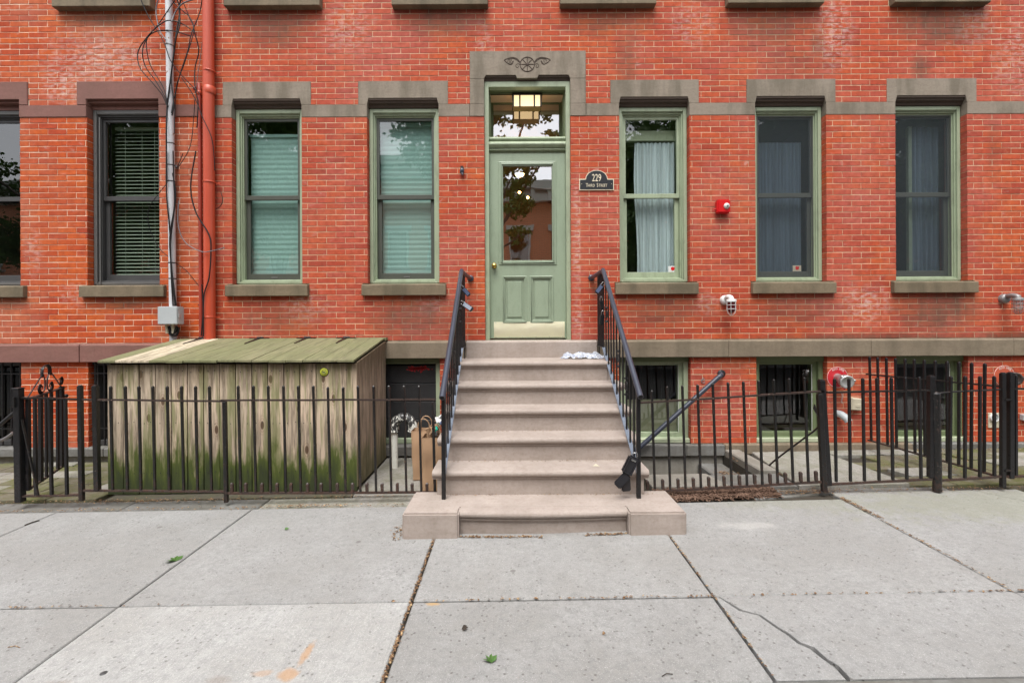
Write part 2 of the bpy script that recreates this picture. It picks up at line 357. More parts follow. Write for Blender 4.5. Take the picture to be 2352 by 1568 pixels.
def glass(name, tint, refl, rough=0.0):
    t = NT(name); t.t.nodes.remove(t.b)
    tr = t.n("ShaderNodeBsdfTransparent"); tr.inputs[0].default_value = tuple(tint) + (1,)
    gl = t.n("ShaderNodeBsdfGlossy"); gl.inputs['Roughness'].default_value = rough
    lw_ = t.n("ShaderNodeLayerWeight"); lw_.inputs[0].default_value = .5
    f = t.math('ADD', t.math('MULTIPLY', t.math('POWER', lw_.outputs['Facing'], 5), 1-refl-.04), refl+.04, clamp=True)
    bp = t.n("ShaderNodeBump"); t.put(bp.inputs['Height'], t.noise(2.6, 2)); bp.inputs['Strength'].default_value = .08; bp.inputs['Distance'].default_value = .01
    t.t.links.new(bp.outputs[0], gl.inputs['Normal'])
    mx = t.n("ShaderNodeMixShader"); t.put(mx.inputs[0], f); t.t.links.new(tr.outputs[0], mx.inputs[1]); t.t.links.new(gl.outputs[0], mx.inputs[2])
    t.t.links.new(mx.outputs[0], t.out.inputs[0]); return t.m
M['glass'] = glass('window glass', (.88,.93,.91), .13)
M['glass_w'] = glass('green tinted window glass', (.66,.79,.76), .15)
M['glass_dark'] = glass('dim window glass', (.70,.76,.80), .10)
M['glass_door'] = glass('door glass', (.85,.84,.82), .50)
M['glass_base'] = glass('basement glass', (.5,.55,.5), .08)
def screen():
    t = NT('insect screen'); t.b.inputs['Alpha'].default_value = .26
    return t.fin((.072,.088,.100), .8)
M['screen'] = screen()
def curtain(name, c, alpha):
    t = NT(name)
    w = t.noise(1, 4, .6, t.mapv(t.pos(), (55, 1, .5)))
    cc = t.mix(t.mr(w, .38, .62, 0, .75), c, tuple(q*.5 for q in c))
    t.b.inputs['Alpha'].default_value = alpha
    return t.fin(cc, .9)
M['sheer'] = curtain('white sheer curtain', (.64,.72,.75), 1)
M['sheer_grey'] = curtain('grey sheer curtain', (.20,.24,.28), 1)
M['shade'] = simple('pale pleated shade', (.62,.73,.70), (.57,.68,.65), 2, .8, 0, 0)
def emit(name, c, s):
    t = NT(name); t.fin((.8,.7,.5), .5); t.b.inputs['Emission Color'].default_value = c + (1,); t.b.inputs['Emission Strength'].default_value = s
    return t.m
M['lamp'] = emit('lit opal glass', (1.0,.72,.38), .62)
M['amber'] = simple('amber glass', (.42,.25,.08), None, 5, .4, 0, 0)
M['hall_glow'] = emit('warm ceiling lamp', (1.0,.60,.28), 14)
M['bulb'] = emit('warm bulb', (1.0,.50,.16), 22)
def newsprint():
    t = NT('printed flyer in clear bag')
    n_ = t.noise(1, 3, .7, t.mapv(t.pos(), (30, 90, 90)))
    c = t.mix(t.ramp(n_, [(.52, 0), (.58, .85)]), (.46,.48,.51), (.08,.13,.28))
    return t.fin(c, .35)
M['flyer'] = newsprint()
def oppbrick():
    t = NT('opposite brick'); b = t.n("ShaderNodeTexBrick"); t.put(b.inputs[0], t.mapv(t.pos(), (1,1,1), rot=(R(90),0,0)))
    b.inputs['Color1'].default_value = (.80,.33,.18,1); b.inputs['Color2'].default_value = (.76,.29,.15,1); b.inputs['Mortar'].default_value = (.4,.22,.15,1)
    b.inputs['Scale'].default_value = 1; b.inputs['Brick Width'].default_value = .22; b.inputs['Row Height'].default_value = .067; b.inputs['Mortar Size'].default_value = .006
    return t.fin(b.outputs[0], .85)
M['opp'] = oppbrick()
M['opp_trim'] = simple('opposite trim', (.62,.64,.60), (.52,.54,.50), 2, .7, 0, 0)

# ------------------------------------------------------------------ mesh builder
class MB:
    def __init__(s): s.v = []; s.f = []; s.sm = []; s.tint = []
    def add(s, vs_, fs, smooth=False, tint=0.0):
        o = len(s.v); s.v += [tuple(q) for q in vs_]
        for f in fs: s.f.append([i + o for i in f]); s.sm.append(smooth); s.tint.append(tint)
        return s
    def box(s, x0, x1, y0, y1, z0, z1, rot=None, c=None, tint=0.0):
        if x0 > x1: x0, x1 = x1, x0
        if y0 > y1: y0, y1 = y1, y0
        if z0 > z1: z0, z1 = z1, z0
        vs_ = [Vector(p) for p in ((x0,y0,z0),(x1,y0,z0),(x1,y1,z0),(x0,y1,z0),(x0,y0,z1),(x1,y0,z1),(x1,y1,z1),(x0,y1,z1))]
        if rot is not None: c = Vector(c); vs_ = [rot @ (p - c) + c for p in vs_]
        return s.add(vs_, [(0,3,2,1),(4,5,6,7),(0,1,5,4),(1,2,6,5),(2,3,7,6),(3,0,4,7)], tint=tint)
    def quad(s, x0, x1, y, z0, z1):
        return s.add([(x0,y,z0),(x1,y,z0),(x1,y,z1),(x0,y,z1)], [(0,1,2,3)])
    def prism(s, poly, y0, y1):           # poly in (x, z), anticlockwise seen from -Y
        n = len(poly); vs_ = [(x, y0, z) for x, z in poly] + [(x, y1, z) for x, z in poly]
        fs = [tuple(range(n)), tuple(range(2*n-1, n-1, -1))] + [(i, i+n, (i+1) % n + n, (i+1) % n) for i in range(n)]
        return s.add(vs_, fs)
    def prof(s, poly, x0, x1, smooth=False, ends=True):  # poly in (y, z), extruded along x
        n = len(poly); vs_ = [(x0, y, z) for y, z in poly] + [(x1, y, z) for y, z in poly]
        fs = [(i, (i+1) % n, (i+1) % n + n, i+n) for i in range(n)]
        s.add(vs_, fs, smooth)
        if ends: s.add(vs_, [tuple(range(n-1, -1, -1)), tuple(range(n, 2*n))])
        return s
    def ring(s, x0, x1, z0, z1, w, y0, y1):
        l, r, b, t = (w,)*4 if isinstance(w, (int, float)) else w
        s.box(x0, x0+l, y0, y1, z0, z1); s.box(x1-r, x1, y0, y1, z0, z1)
        s.box(x0+l, x1-r, y0, y1, z0, z0+b); s.box(x0+l, x1-r, y0, y1, z1-t, z1); return s
    def tube(s, pts, r, n=8, cap=True, smooth=True, flat=None):
        pts = [Vector(p) for p in pts]; rings = []; up = None
        for i, p in enumerate(pts):
            a = pts[max(0, i-1)]; b = pts[min(len(pts)-1, i+1)]; t = (b - a)
            if t.length < 1e-9: t = Vector((0,0,1))
            t.normalize()
            if up is None: up = Vector((0,1,0)) if abs(t.y) < .9 else Vector((1,0,0))
            up = (up - t * up.dot(t)); 
            if up.length < 1e-6: up = t.orthogonal()
            up.normalize(); sd_ = t.cross(up)
            rr = r[i] if isinstance(r, (list, tuple)) else r
            ra, rb = (rr, rr) if flat is None else flat
            rings.append([p + up * (math.cos(2*math.pi*k/n) * ra) + sd_ * (math.sin(2*math.pi*k/n) * rb) for k in range(n)])
        vs_ = [q for rg in rings for q in rg]; fs = []
        for i in range(len(pts)-1):
            for k in range(n): fs.append((i*n+k, i*n+(k+1) % n, (i+1)*n+(k+1) % n, (i+1)*n+k))
        s.add(vs_, fs, smooth)
        if cap: s.add(vs_[:n], [tuple(range(n-1, -1, -1))]); s.add(vs_[-n:], [tuple(range(n))])
        return s
    def lathe(s, prof, base, axis, n=20, smooth=True):
        axis = Vector(axis).normalized(); u = axis.orthogonal().normalized(); w = axis.cross(u); base = Vector(base)
        vs_ = []; fs = []
        for (r_, h) in prof:
            for k in range(n):
                a = 2*math.pi*k/n; vs_.append(base + axis*h + (u*math.cos(a) + w*math.sin(a))*max(r_, 1e-5))
        for i in range(len(prof)-1):
            for k in range(n): fs.append((i*n+k, i*n+(k+1) % n, (i+1)*n+(k+1) % n, (i+1)*n+k))
        return s.add(vs_, fs, smooth)
    def bar(s, a, b, w, t=None, up=(0,0,1)):   # square bar between points
        a, b = Vector(a), Vector(b); t = t or w; d = (b-a).normalized(); u = Vector(up); u = (u - d*u.dot(d))
        if u.length < 1e-4: u = Vector((0,1,0)) - d*d.y
        u.normalize(); sd_ = d.cross(u)
        vs_ = [p + sd_*(sx*w/2) + u*(sy*t/2) for p in (a, b) for sx, sy in ((-1,-1),(1,-1),(1,1),(-1,1))]
        return s.add(vs_, [(0,3,2,1),(4,5,6,7),(0,1,5,4),(1,2,6,5),(2,3,7,6),(3,0,4,7)])
    def slab(s, poly, top, thick, gf=None):
        gf = gf or G; n = len(poly)
        vs_ = [(x, y, gf(x, y)+top) for x, y in poly] + [(x, y, gf(x, y)+top-thick) for x, y in poly]
        fs = [tuple(range(n)), tuple(range(2*n-1, n-1, -1))] + [(i+n, (i+1) % n + n, (i+1) % n, i) for i in range(n)]
        return s.add(vs_, fs)
    def mesh(s, name, mat, bevel=0, tint=False, seg=1):
        me = bpy.data.meshes.new(name); me.from_pydata(s.v, [], s.f); me.materials.append(mat)
        if bevel:
            bm = bmesh.new(); bm.from_mesh(me); bmesh.ops.remove_doubles(bm, verts=bm.verts, dist=1e-5)
            bmesh.ops.recalc_face_normals(bm, faces=bm.faces)
            ed = [e for e in bm.edges if len(e.link_faces) == 2 and e.calc_face_angle(0) > .5]
            bmesh.ops.bevel(bm, geom=ed, offset=bevel, segments=seg, affect='EDGES', clamp_overlap=True)
            bm.to_mesh(me); bm.free()
        else:
            me.polygons.foreach_set('use_smooth', s.sm)
        if tint:
            at = me.attributes.new('tint', 'FLOAT', 'FACE'); at.data.foreach_set('value', s.tint)
        me.update(); return me

WO = {}
def place(name, mesh, parent=None, loc=(0,0,0), rot=None, kind=None, label=None):
    o = bpy.data.objects.new(name, mesh); col.objects.link(o)
    loc = Vector(loc)
    if parent is not None: o.parent = parent; o.location = loc - WO[parent.name]
    else: o.location = loc
    WO[o.name] = loc.copy()
    if rot is not None: o.rotation_euler = rot
    if kind: o['kind'] = kind
    if label: o['label'] = label
    return o
def part(name, mb, mat, parent, bevel=0, kind=None, label=None, tint=False, seg=1):
    return place(name, mb.mesh(name, M[mat] if isinstance(mat, str) else mat, bevel, tint, seg), parent, (0,0,0), None, kind, label)
def thing(name, label, cat, loc=(0,0,0), group=None):
    o = bpy.data.objects.new(name, None); col.objects.link(o); o.empty_display_size = .1
    o.location = loc; WO[o.name] = Vector(loc); o['label'] = label; o['category'] = cat
    if group: o['group'] = group
    return o
def single(name, mb, mat, label, cat, group=None, bevel=0, seg=1):
    o = part(name, mb, mat, None, bevel, seg=seg); o['label'] = label; o['category'] = cat
    if group: o['group'] = group
    return o
def smooth_path(pts, n=6):
    pts = [Vector(p) for p in pts]; out = []
    for i in range(len(pts)-1):
        p0 = pts[max(0,i-1)]; p1 = pts[i]; p2 = pts[i+1]; p3 = pts[min(len(pts)-1,i+2)]
        for k in range(n):
            t = k/n; out.append(.5*((2*p1) + (p2-p0)*t + (2*p0-5*p1+4*p2-p3)*t*t + (3*p1-p0-3*p2+p3)*t**3))
    out.append(pts[-1]); return out
def arc(c, r, a0, a1, n, plane='XZ', off=0):
    out = []
    for i in range(n+1):
        a = R(a0 + (a1-a0)*i/n); x = math.cos(a)*r; z = math.sin(a)*r
        out.append(Vector((c[0]+x, c[1]+off, c[2]+z)) if plane == 'XZ' else Vector((c[0], c[1]+x, c[2]+z)))
    return out

# ------------------------------------------------------------------ ground and setting
gr = MB()
XA, XB = -60, 60
def gq(x0, x1, y0, y1, z): gr.add([(x0,y0,z),(x1,y0,z),(x1,y1,z),(x0,y1,z)], [(0,1,2,3)])
PIT = (.80, 2.43, -.83, 0.0)
gr.slab([(XA,-3.45),(-9,-3.45),(-9,.4),(XA,.4)], -.03, .3, lambda x,y: 0.0)
gr.slab([(9,-3.45),(XB,-3.45),(XB,.4),(9,.4)], -.03, .3, lambda x,y: 0.12)
gr.slab([(-9,-3.45),(9,-3.45),(9,PIT[2]),(-9,PIT[2])], -.030, .9)
gr.slab([(-9,PIT[2]),(PIT[0],PIT[2]),(PIT[0],.4),(-9,.4)], -.030, .9)
gr.slab([(PIT[1],PIT[2]),(9,PIT[2]),(9,.4),(PIT[1],.4)], -.030, .9)
part('ground', gr, 'gap', None, kind='structure')
rd = MB(); rd.slab([(XA,-12.6),(XB,-12.6),(XB,-3.62),(XA,-3.62)], -.16, .2, lambda x,y: 0.0)
part('road', rd, 'asphalt', None, kind='structure')
fw = MB(); fw.slab([(XA,-16.9),(XB,-16.9),(XB,-12.6),(XA,-12.6)], -.02, .3, lambda x,y: 0.0)
part('far_sidewalk', fw, 'walk', None, kind='structure')
kb = MB()
kb.slab([(-9,-3.625),(9,-3.625),(9,-3.468),(-9,-3.468)], .004, .25)
part('kerb', kb, 'bluestone', None, kind='structure', bevel=.01)

side = bpy.data.objects.new('sidewalk', None); col.objects.link(side); WO['sidewalk'] = Vector((0,0,0)); side['kind'] = 'structure'
JX = [-7.2, -5.55, -3.88, -2.215, -.571, 1.124, 2.80, 4.46, 6.1, 7.8]
JY = -2.84
def slabpart(poly, mat, label=None, dz=0):
    m_ = MB(); m_.slab(poly, dz, .10); part('slab', m_, mat, side, bevel=.006, label=label)
g_ = .006
for i in range(len(JX)-1):
    a, b = JX[i], JX[i+1]
    la = g_ * (1.6 if abs(a+.571) < .01 else 1); lb = g_ * (1.6 if abs(b+.571) < .01 else 1)
    dz = rnd.uniform(-.003, .003)
    yb = -1.47
    if i >= 6: yb = -1.30 if i == 6 else -1.40
    xs0, xs1 = a+la, b-lb
    mt = 'walk_far' if i >= 5 else 'walk'
    if i == 4:    # slab in front of the stoop
        slabpart([(xs0,JY+g_),(xs1,JY+g_),(xs1,-2.0),(xs0,-2.0)], 'walk', dz=0)
        slabpart([(xs0,-1.99),(-.81,-1.99),(-.81,yb),(xs0,yb)], 'walk', dz=0)
    elif i == 5:
        slabpart([(xs0,JY+g_),(xs1,JY+g_),(xs1,yb),(1.26,yb-.02),(1.26,-2.0),(xs0,-2.0)], mt, dz=0)
    elif i == 3:
        slabpart([(xs0,JY+g_),(xs1,JY+g_),(xs1,yb),(xs0,yb)], mt, dz=0)
    elif i == 6:
        slabpart([(xs0,JY+g_),(xs1,JY+g_),(xs1,-1.92),(4.05,yb),(xs0,yb)], mt, dz=dz)
        slabpart([(xs1,-1.905),(xs1,yb),(4.065,yb)], mt, dz=dz)
    else: slabpart([(xs0,JY+g_),(xs1,JY+g_),(xs1,yb),(xs0,yb)], mt, dz=dz)
    y0, y1 = -3.462, JY-g_
    if i == 3: slabpart([(xs0,y0),(xs1,y0),(xs1,y1),(xs0,y1)], 'walk_broom', 'whiter broomed slab with rust stains', dz=.002)
    elif i == 5:   # cracked slab: two pieces along a ragged crack
        pts = []
        for (px, py) in [(1662,1384),(1700,1400),(1745,1412),(1785,1440),(1810,1455),(1835,1475),(1865,1487),(1895,1512),(1922,1530),(1950,1560),(1966,1580)]:
            q = None
            for it in range(1):
                d = 3.0
                for k in range(12):
                    w = P(px, py, d); zg = G(w.x, w.y); d = CAM_D - F_PX*(CAM_Z - zg)/((py-HOR)+TH*(px-1176))
                q = P(px, py, d)
            pts.append((q.x, max(q.y, y0)))
        pts[-1] = (pts[-1][0], y0); pts[0] = (pts[0][0], y1)
        wv = [.0025+.0045*abs(math.sin(k*1.3)) + .003*(k > 4) for k in range(len(pts))]
        wv = [w_*1.3 for w_ in wv]
        lf = [(x-w, y-w*.4) for (x, y), w in zip(pts, wv)]; rt = [(x+w, y+w*.4) for (x, y), w in zip(pts, wv)]
        lf[0] = (lf[0][0], y1); lf[-1] = (lf[-1][0], y0); rt[0] = (rt[0][0], y1); rt[-1] = (rt[-1][0], y0)
        slabpart([(xs0,y0)] + lf[::-1] + [(xs0,y1)], 'walk_right', dz=0)
        slabpart([(xs1,y1)] + rt + [(xs1,y0)], 'walk_right', 'slab with a ragged crack', dz=.002)
    else: slabpart([(xs0,y0),(xs1,y0),(xs1,y1),(xs0,y1)], 'walk_right' if i == 4 else 'walk', dz=rnd.uniform(-.003,.003))
# border strip of old bluestone between slabs and fence (left)
for (a, b) in ((-7.5,-4.6),(-4.59,-3.4),(-3.39,-2.2),(-2.19,-.85)):
    m_ = MB(); m_.slab([(a,-1.455),(b,-1.455),(b,-1.21),(a,-1.21)], -.014, .08)
    part('border_stone', m_, 'bluestone' if b < -2 else 'pad', side, bevel=.008)
for (a, b) in ((2.10,2.86),(2.87,3.9),(4.45,5.9),(5.91,7.4)):
    m_ = MB(); m_.slab([(a,-1.40 if a < 2.5 else -1.29),(b,-1.29),(b,-1.19),(a,-1.19)], -.012, .08)
    part('border_stone', m_, 'soil' if a > 4 else 'bluestone', side, bevel=.008)

yard = bpy.data.objects.new('yard', None); col.objects.link(yard); WO['yard'] = Vector((0,0,0)); yard['kind'] = 'structure'
def yslab(poly, mat, name='paver', top=0, th=.08):
    m_ = MB(); m_.slab(poly, top, th); part(name, m_, mat, yard, bevel=.006)
# left yard: mossy pavers running away from the fence; concrete by the bin shed's right end
yy = [-1.20,-.99,-.78,-.57,-.36,-.15,0.0]
for j in range(6):
    for i in range(7):
        x0 = -7.0 + i*.46 + (.2 if j % 2 else 0); x1 = min(x0+.452, -3.72)
        if x1-x0 < .06: continue
        yslab([(x0,yy[j]+.004),(x1,yy[j]+.004),(x1,yy[j+1]-.004),(x0,yy[j+1]-.004)], 'mossy' if rnd.random() < .55 else 'pad', top=rnd.uniform(-.008,.008)+.01)
yslab([(-3.70,-1.2),(-1.46,-1.2),(-1.46,0),(-3.70,0)], 'soil', 'slab')
yslab([(-1.45,-1.2),(-.84,-1.2),(-.84,0),(-1.45,0)], 'pad', 'slab', .004)
# right yard
yslab([(1.27,-1.18),(1.98,-1.18),(1.90,-.84),(1.27,-.84)], 'stucco', 'slab', .03)
yslab([(2.00,-1.18),(2.60,-1.18),(2.60,-.84),(1.92,-.84)], 'bluestone', 'slab', .015)
yslab([(2.61,-1.18),(3.62,-1.18),(3.50,-.10),(2.72,-.10)], 'pad', 'slab', .02)
for j in range(5):
    for i in range(9):
        x0 = 3.55 + i*.46 + (.23 if j % 2 else 0) + (.08 if j > 2 else 0) ; x1 = x0+.452
        if j == 4: x0 -= .1; 
        y0 = -1.18 + j*.236
        yslab([(x0+.05,y0+.004),(x1+.05,y0+.004),(x1,y0+.232),(x0,y0+.232)], 'mossy' if rnd.random() < .75 else 'pad', top=rnd.uniform(-.008,.008)+.005)
# areaway: cellar steps going down beneath the stoop
for k, (x0, x1, z) in enumerate([(2.14,2.425,-.09),(1.87,2.14,-.28),(1.60,1.87,-.47),(.82,1.60,-.66)]):
    m_ = MB(); m_.box(x0, x1, -.82, -.002, z-.2, z); part('step', m_, 'bluestone', yard, bevel=.012)
m_ = MB(); m_.box(2.432, 2.60, -.835, -.065, -.85, .083); m_.box(.70, .80, -.82, -.01, -.9, .02)
part('areaway_curb', m_, 'stucco', yard, bevel=.012)
m_ = MB(); m_.box(.80, 2.431, -.86, -.835, -.9, -.03); part('areaway_wall', m_, 'stucco', yard)

# ------------------------------------------------------------------ bricks
BW, JT = .2177, .0056
def subtract(iv, cuts):
    out = [iv]
    for c0, c1 in cuts:
        nx = []
        for a, b in out:
            if c1 <= a or c0 >= b: nx.append((a, b)); continue
            if c0 > a: nx.append((a, c0))
            if c1 < b: nx.append((c1, b))
        out = nx
    return [(a, b) for a, b in out if b-a > .012]
def brick_rows(xl, xr, zones, obst, phase):
    pieces = []; beds = []
    for (z0, z1, n) in zones:
        h = (z1-z0)/n
        for r_ in range(n):
            za = z0 + r_*h; zb = za+h
            cuts = [(o[0], o[1]) for o in obst if min(zb, o[3]) - max(za, o[2]) > .35*h]
            for a, b in subtract((xl, xr), cuts): beds.append((a, b, za, zb))
            ofs = phase + (0 if r_ % 2 else BW/2)
            k0 = int((xl-ofs)/BW)-2; k1 = int((xr-ofs)/BW)+2
            for k in range(k0, k1):
                bx0 = ofs + k*BW + .0021; bx1 = bx0 + BW - .0042
                for a, b in subtract((max(bx0, xl), min(bx1, xr)), cuts):
                    if b > a: pieces.append((a, b, za+JT*.6, zb-JT*.6))
    return pieces, beds
def brick_mesh(mb, x0, x1, z0, z1, yf, yb, e=.0025, jit=0, tint=0):
    j = lambda: rnd.uniform(-jit, jit)
    o = [(x0+j(), yf+e, z0+j()), (x1+j(), yf+e, z0+j()), (x1+j(), yf+e, z1+j()), (x0+j(), yf+e, z1+j())]
    i = [(x0+e, yf, z0+e), (x1-e, yf+j(), z0+e), (x1-e, yf+j(), z1-e), (x0+e, yf, z1-e)]
    k = [(p[0], yb, p[2]) for p in o]
    vs_ = o + i + k
    fs = [(4,5,6,7)] + [(a, (a+1) % 4, (a+1) % 4+4, a+4) for a in range(4)] + [(a+8, (a+1) % 4+8, (a+1) % 4, a) for a in range(4)]
    mb.add(vs_, fs, tint=tint)
def build_bricks(house, pieces, beds, key, jit):
    mm = MB()
    for a, b, za, zb in beds: mm.box(a+.004, b-.004, .0025 + (.0005 if key == 'left' else 0), .115, za, zb)
    part('mortar', mm, 'mortar_'+key, house, kind='stuff')
    pieces.sort(key=lambda q: ((q[0]+q[1])/2)**2 + ((q[2]+q[3])/2-1.5)**2 - 20*((q[1]-q[0])*(q[3]-q[2])))
    shared = {}
    hh = None; solo = 0; rest = MB()
    for (a, b, za, zb) in pieces:
        full = abs((b-a) - (BW-.0042)) < 1e-4
        if solo < 298 and (b-a) > .05:
            w = round(b-a, 3); h = round(zb-za, 4)
            key2 = (w, h, rnd.randrange(5) if full else 0)
            if key2 not in shared:
                q = MB(); brick_mesh(q, -w/2, w/2, -h/2, h/2, 0, .105, jit=jit); shared[key2] = q.mesh('brick', M['brick_'+key+'_piece'])
            place('brick', shared[key2], house, ((a+b)/2, rnd.uniform(-.0012,.0008), (za+zb)/2)); solo += 1
        else:
            brick_mesh(rest, a, b, za, zb, rnd.uniform(-.0015,.001), .105, jit=jit, tint=rnd.random())
    part('brickwork', rest, 'brick_'+key+'_mass', house, kind='stuff', tint=True)

house = thing('brick_house', 'red brick row house with sage green door and windows behind the brown stoop', 'house', (0,0,0))
house2 = thing('brick_house', 'orange red brick house with mauve brown stone trim left of the red downpipe', 'house', (-5,0,0))
WIN = [(-3.24,-2.43),(-1.67,-.84),(1.255,2.07),(2.833,3.655),(4.46,5.29),(6.10,6.93)]
LWIN = [(-6.53,-5.70),(-4.92,-4.085)]
ZS, ZH, ZC, ZB0, ZB1, ZL = 2.015, 4.07, 4.155, 3.94, 4.081, 4.352
DO = (-.31, .69)
XB_ = -3.53; XR = 8.0; XL = -8.0
UP = [-2.73, -.81, 1.12, 3.04, 4.945, 6.86]
obst = []
for a, b in WIN:
    obst += [(a, b, 1.99, 4.16), (a-.10, b+.11, ZB1, ZL), (a-.06, b+.08, 1.86, 1.99), (a, b, .14, 1.2)]
obst += [(DO[0], DO[1], 1.2, 4.4), (-.475, .869, ZB0, 4.69), (XB_, XR, ZB0, ZB1), (XB_, XR, 1.136, 1.343)]
for u in UP: obst += [(u-.55, u+.55, 5.18, 5.32), (u-.41, u+.41, 5.3, 6.2)]
pc, bd = brick_rows(XB_, XR, [(.136, 1.136, 15), (1.343, ZB0, 39), (ZB1, 6.05, 30)], obst, -.84)
build_bricks(house, pc, bd, 'main', .0012)
obl = []
for a, b in LWIN:
    obl += [(a, b, 1.99, 4.16), (a-.11, b+.10, 4.09, 4.363), (a-.06, b+.07, 1.86, 1.99), (a, b, .1, 1.2)]
obl += [(XL, XB_, 3.952, 4.09), (XL, XB_, 1.115, 1.33), (-5.245,-4.12,5.18,5.32), (-5.1,-4.27,5.3,6.2)]
pc, bd = brick_rows(XL, XB_-.001, [(.12, 1.12, 15), (1.33, 3.952, 39), (4.09, 6.05, 30)], obl, -5.70)
build_bricks(house2, pc, bd, 'left', .002)

# ------------------------------------------------------------------ window builder
def lintel(parent, a, b, zt, zb, mat):
    m_ = MB(); m_.prism([(a-.10, zb), (a, zb), (a+.018, ZC), (b-.018, ZC), (b, zb), (b+.11, zb), (b+.11, zt), (a-.10, zt)], -.004, .11)
    lo = part('lintel', m_, mat, parent, bevel=.002)
    c = MB(); c.prof([(.001, ZC+.001), (.004, ZC-.02), (.016, ZC-.024), (.022, ZC-.045), (.05, ZC-.062), (.06, ZC-.085), (.112, ZC-.088), (.112, ZC+.001)], a+.001, b-.001)
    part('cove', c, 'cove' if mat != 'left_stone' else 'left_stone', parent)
    return lo
def sillstone(parent, a, b, mat='sill'):
    m_ = MB(); m_.prof([(-.052, 1.866), (-.052, 1.985), (-.046, 1.994), (.11, 2.014), (.11, 1.866)], a-.06, b+.08)
    return part('sill', m_, mat, parent, bevel=.004)
def window(house_, a, b, style, zt=ZH):
    cas = {'green':'green','greendark':'green','green3':'green','grey':'frame_grey'}[style]
    sash = {'green':'sash_dark','greendark':'sash_dark','green3':'green','grey':'sash_grey'}[style]
    e = .002
    m_ = MB(); z0 = ZS
    m_.ring(a+e, b-e, z0, zt, (.044,.044,.035,.055), .075, .20)
    w = part('window', m_, cas, house_, bevel=.008, seg=2)
    q = MB(); q.ring(a+.045, b-.045, z0+.034, zt-.054, (.016,.016,.01,.02), .098, .20); q.ring(a+.060, b-.060, z0+.043, zt-.073, (.014,.014,.01,.018), .118, .20)
    part('frame', q, cas if style != 'grey' else 'sash_grey', w, bevel=.003)
    s0, s1 = a+.074, b-.074; zm = 3.045
    q = MB(); q.ring(s0, s1, zm-.028, zt-.09, (.030,.030,.052,.034), .132, .162); us = part('sash', q, sash, w, bevel=.003)
    q = MB(); q.ring(s0, s1, z0+.052, zm+.02, (.048,.048,.075,.03), .165, .195); ls = part('sash', q, sash, w, bevel=.003)
    gl = {'green':'glass_w','green3':'glass','greendark':'glass_dark','grey':'glass'}[style]
    q = MB(); q.quad(s0+.025, s1-.025, .146, zm+.02, zt-.12); part('pane', q, gl, w)
    q = MB(); q.quad(s0+.04, s1-.04, .179, z0+.12, zm-.004); part('pane', q, gl, w)
    q = MB(); q.box(s0, s1, .128, .20, z0+.036, z0+.05); part('stool', q, cas if style != 'greendark' else 'green', w)
    q = MB(); ym = 1.6
    x0, x1, za, zb = a-.3, b+.3, z0-.25, zt+.1
    q.add([(x0,.21,za),(x1,.21,za),(x1,.21,zb),(x0,.21,zb),(x0,ym,za),(x1,ym,za),(x1,ym,zb),(x0,ym,zb)], [(4,5,6,7),(0,1,5,4),(3,7,6,2),(0,4,7,3),(1,2,6,5)])
    part('room', q, 'room', w)
    if style in ('green', 'green3'):
        q = MB(); q.box((a+b)/2-.035,(a+b)/2+.035, .160, .1655, z0+.078, z0+.094)
        if style == 'green': part('sash_lock', q, 'frame_grey', w)
    return w
wins = []
for k, (a, b) in enumerate(WIN):
    st = ['green','green','green3','greendark','greendark','greendark'][k]
    w = window(house, a, b, st); wins.append(w)
    lintel(w, a, b, ZL, ZB1, 'brownstone'); sillstone(w, a, b)
lw = []
for k, (a, b) in enumerate(LWIN):
    w = window(house2, a, b, 'grey'); lw.append(w)
    m_ = MB(); m_.prism([(a-.11, 4.09), (a, 4.09), (a, ZC), (b, ZC), (b, 4.09), (b+.10, 4.09), (b+.10, 4.363), (a-.11, 4.363)], -.012, .11)
    part('lintel', m_, 'left_stone', w, bevel=.006)
    c = MB(); c.prof([(.02, ZC-.001), (.02, ZC-.028), (.07, ZC-.03), (.07, ZC-.087), (.112, ZC-.087), (.112, ZC-.001)], a+.001, b-.001)
    part('cove', c, 'left_stone', w)
    sillstone(w, a, b)
# shades and curtains
for k in (0, 1):
    a, b = WIN[k]; q = MB(); z = 2.10; top = 3.80 if k == 0 else 3.93; pts = []; n = int((top-z)/.03)
    for i in range(n+1): pts.append((.245 + (.0022 if i % 2 else -.0022), z + i*(top-z)/n))
    vs_ = []; fs = []
    for (y, zz) in pts: vs_ += [(a+.09, y, zz), (b-.09, y, zz)]
    for i in range(n): fs.append((2*i, 2*i+1, 2*i+3, 2*i+2))
    q.add(vs_, fs); q.box(a+.085, b-.085, .225, .265, top, top+.035)
    part('pleated_shade', q, 'shade', wins[k])
def drape(a, b, z0, z1, y, mat, par, amp=.012, folds=9, sway=.02):
    q = MB(); n = 90; m2 = 8; vs_ = []; fs = []
    for j in range(m2+1):
        zz = z0 + (z1-z0)*j/m2
        for i in range(n+1):
            u = i/n; x = a + (b-a)*u + sway*math.sin(3*zz+1)*(1-u)
            vs_.append((x, y + amp*math.sin(u*folds*6.283 + .6*math.sin(5*u+zz)) + amp*.4*math.sin(u*folds*15.1+zz*.7), zz))
    for j in range(m2):
        for i in range(n): fs.append((j*(n+1)+i, j*(n+1)+i+1, (j+1)*(n+1)+i+1, (j+1)*(n+1)+i))
    q.add(vs_, fs, True); part('curtain', q, mat, par)
a, b = WIN[2]; drape(a+.255, b-.085, 2.08, 3.72, .26, 'sheer', wins[2])
q = MB(); q.box(a+.08, b-.08, .24, .30, 3.74, 3.86); part('valance', q, 'green_pale', wins[2])
a, b = WIN[3]; drape(a+.10, b-.13, 2.14, 3.72, .27, 'sheer_grey', wins[3], .008, 13, 0)
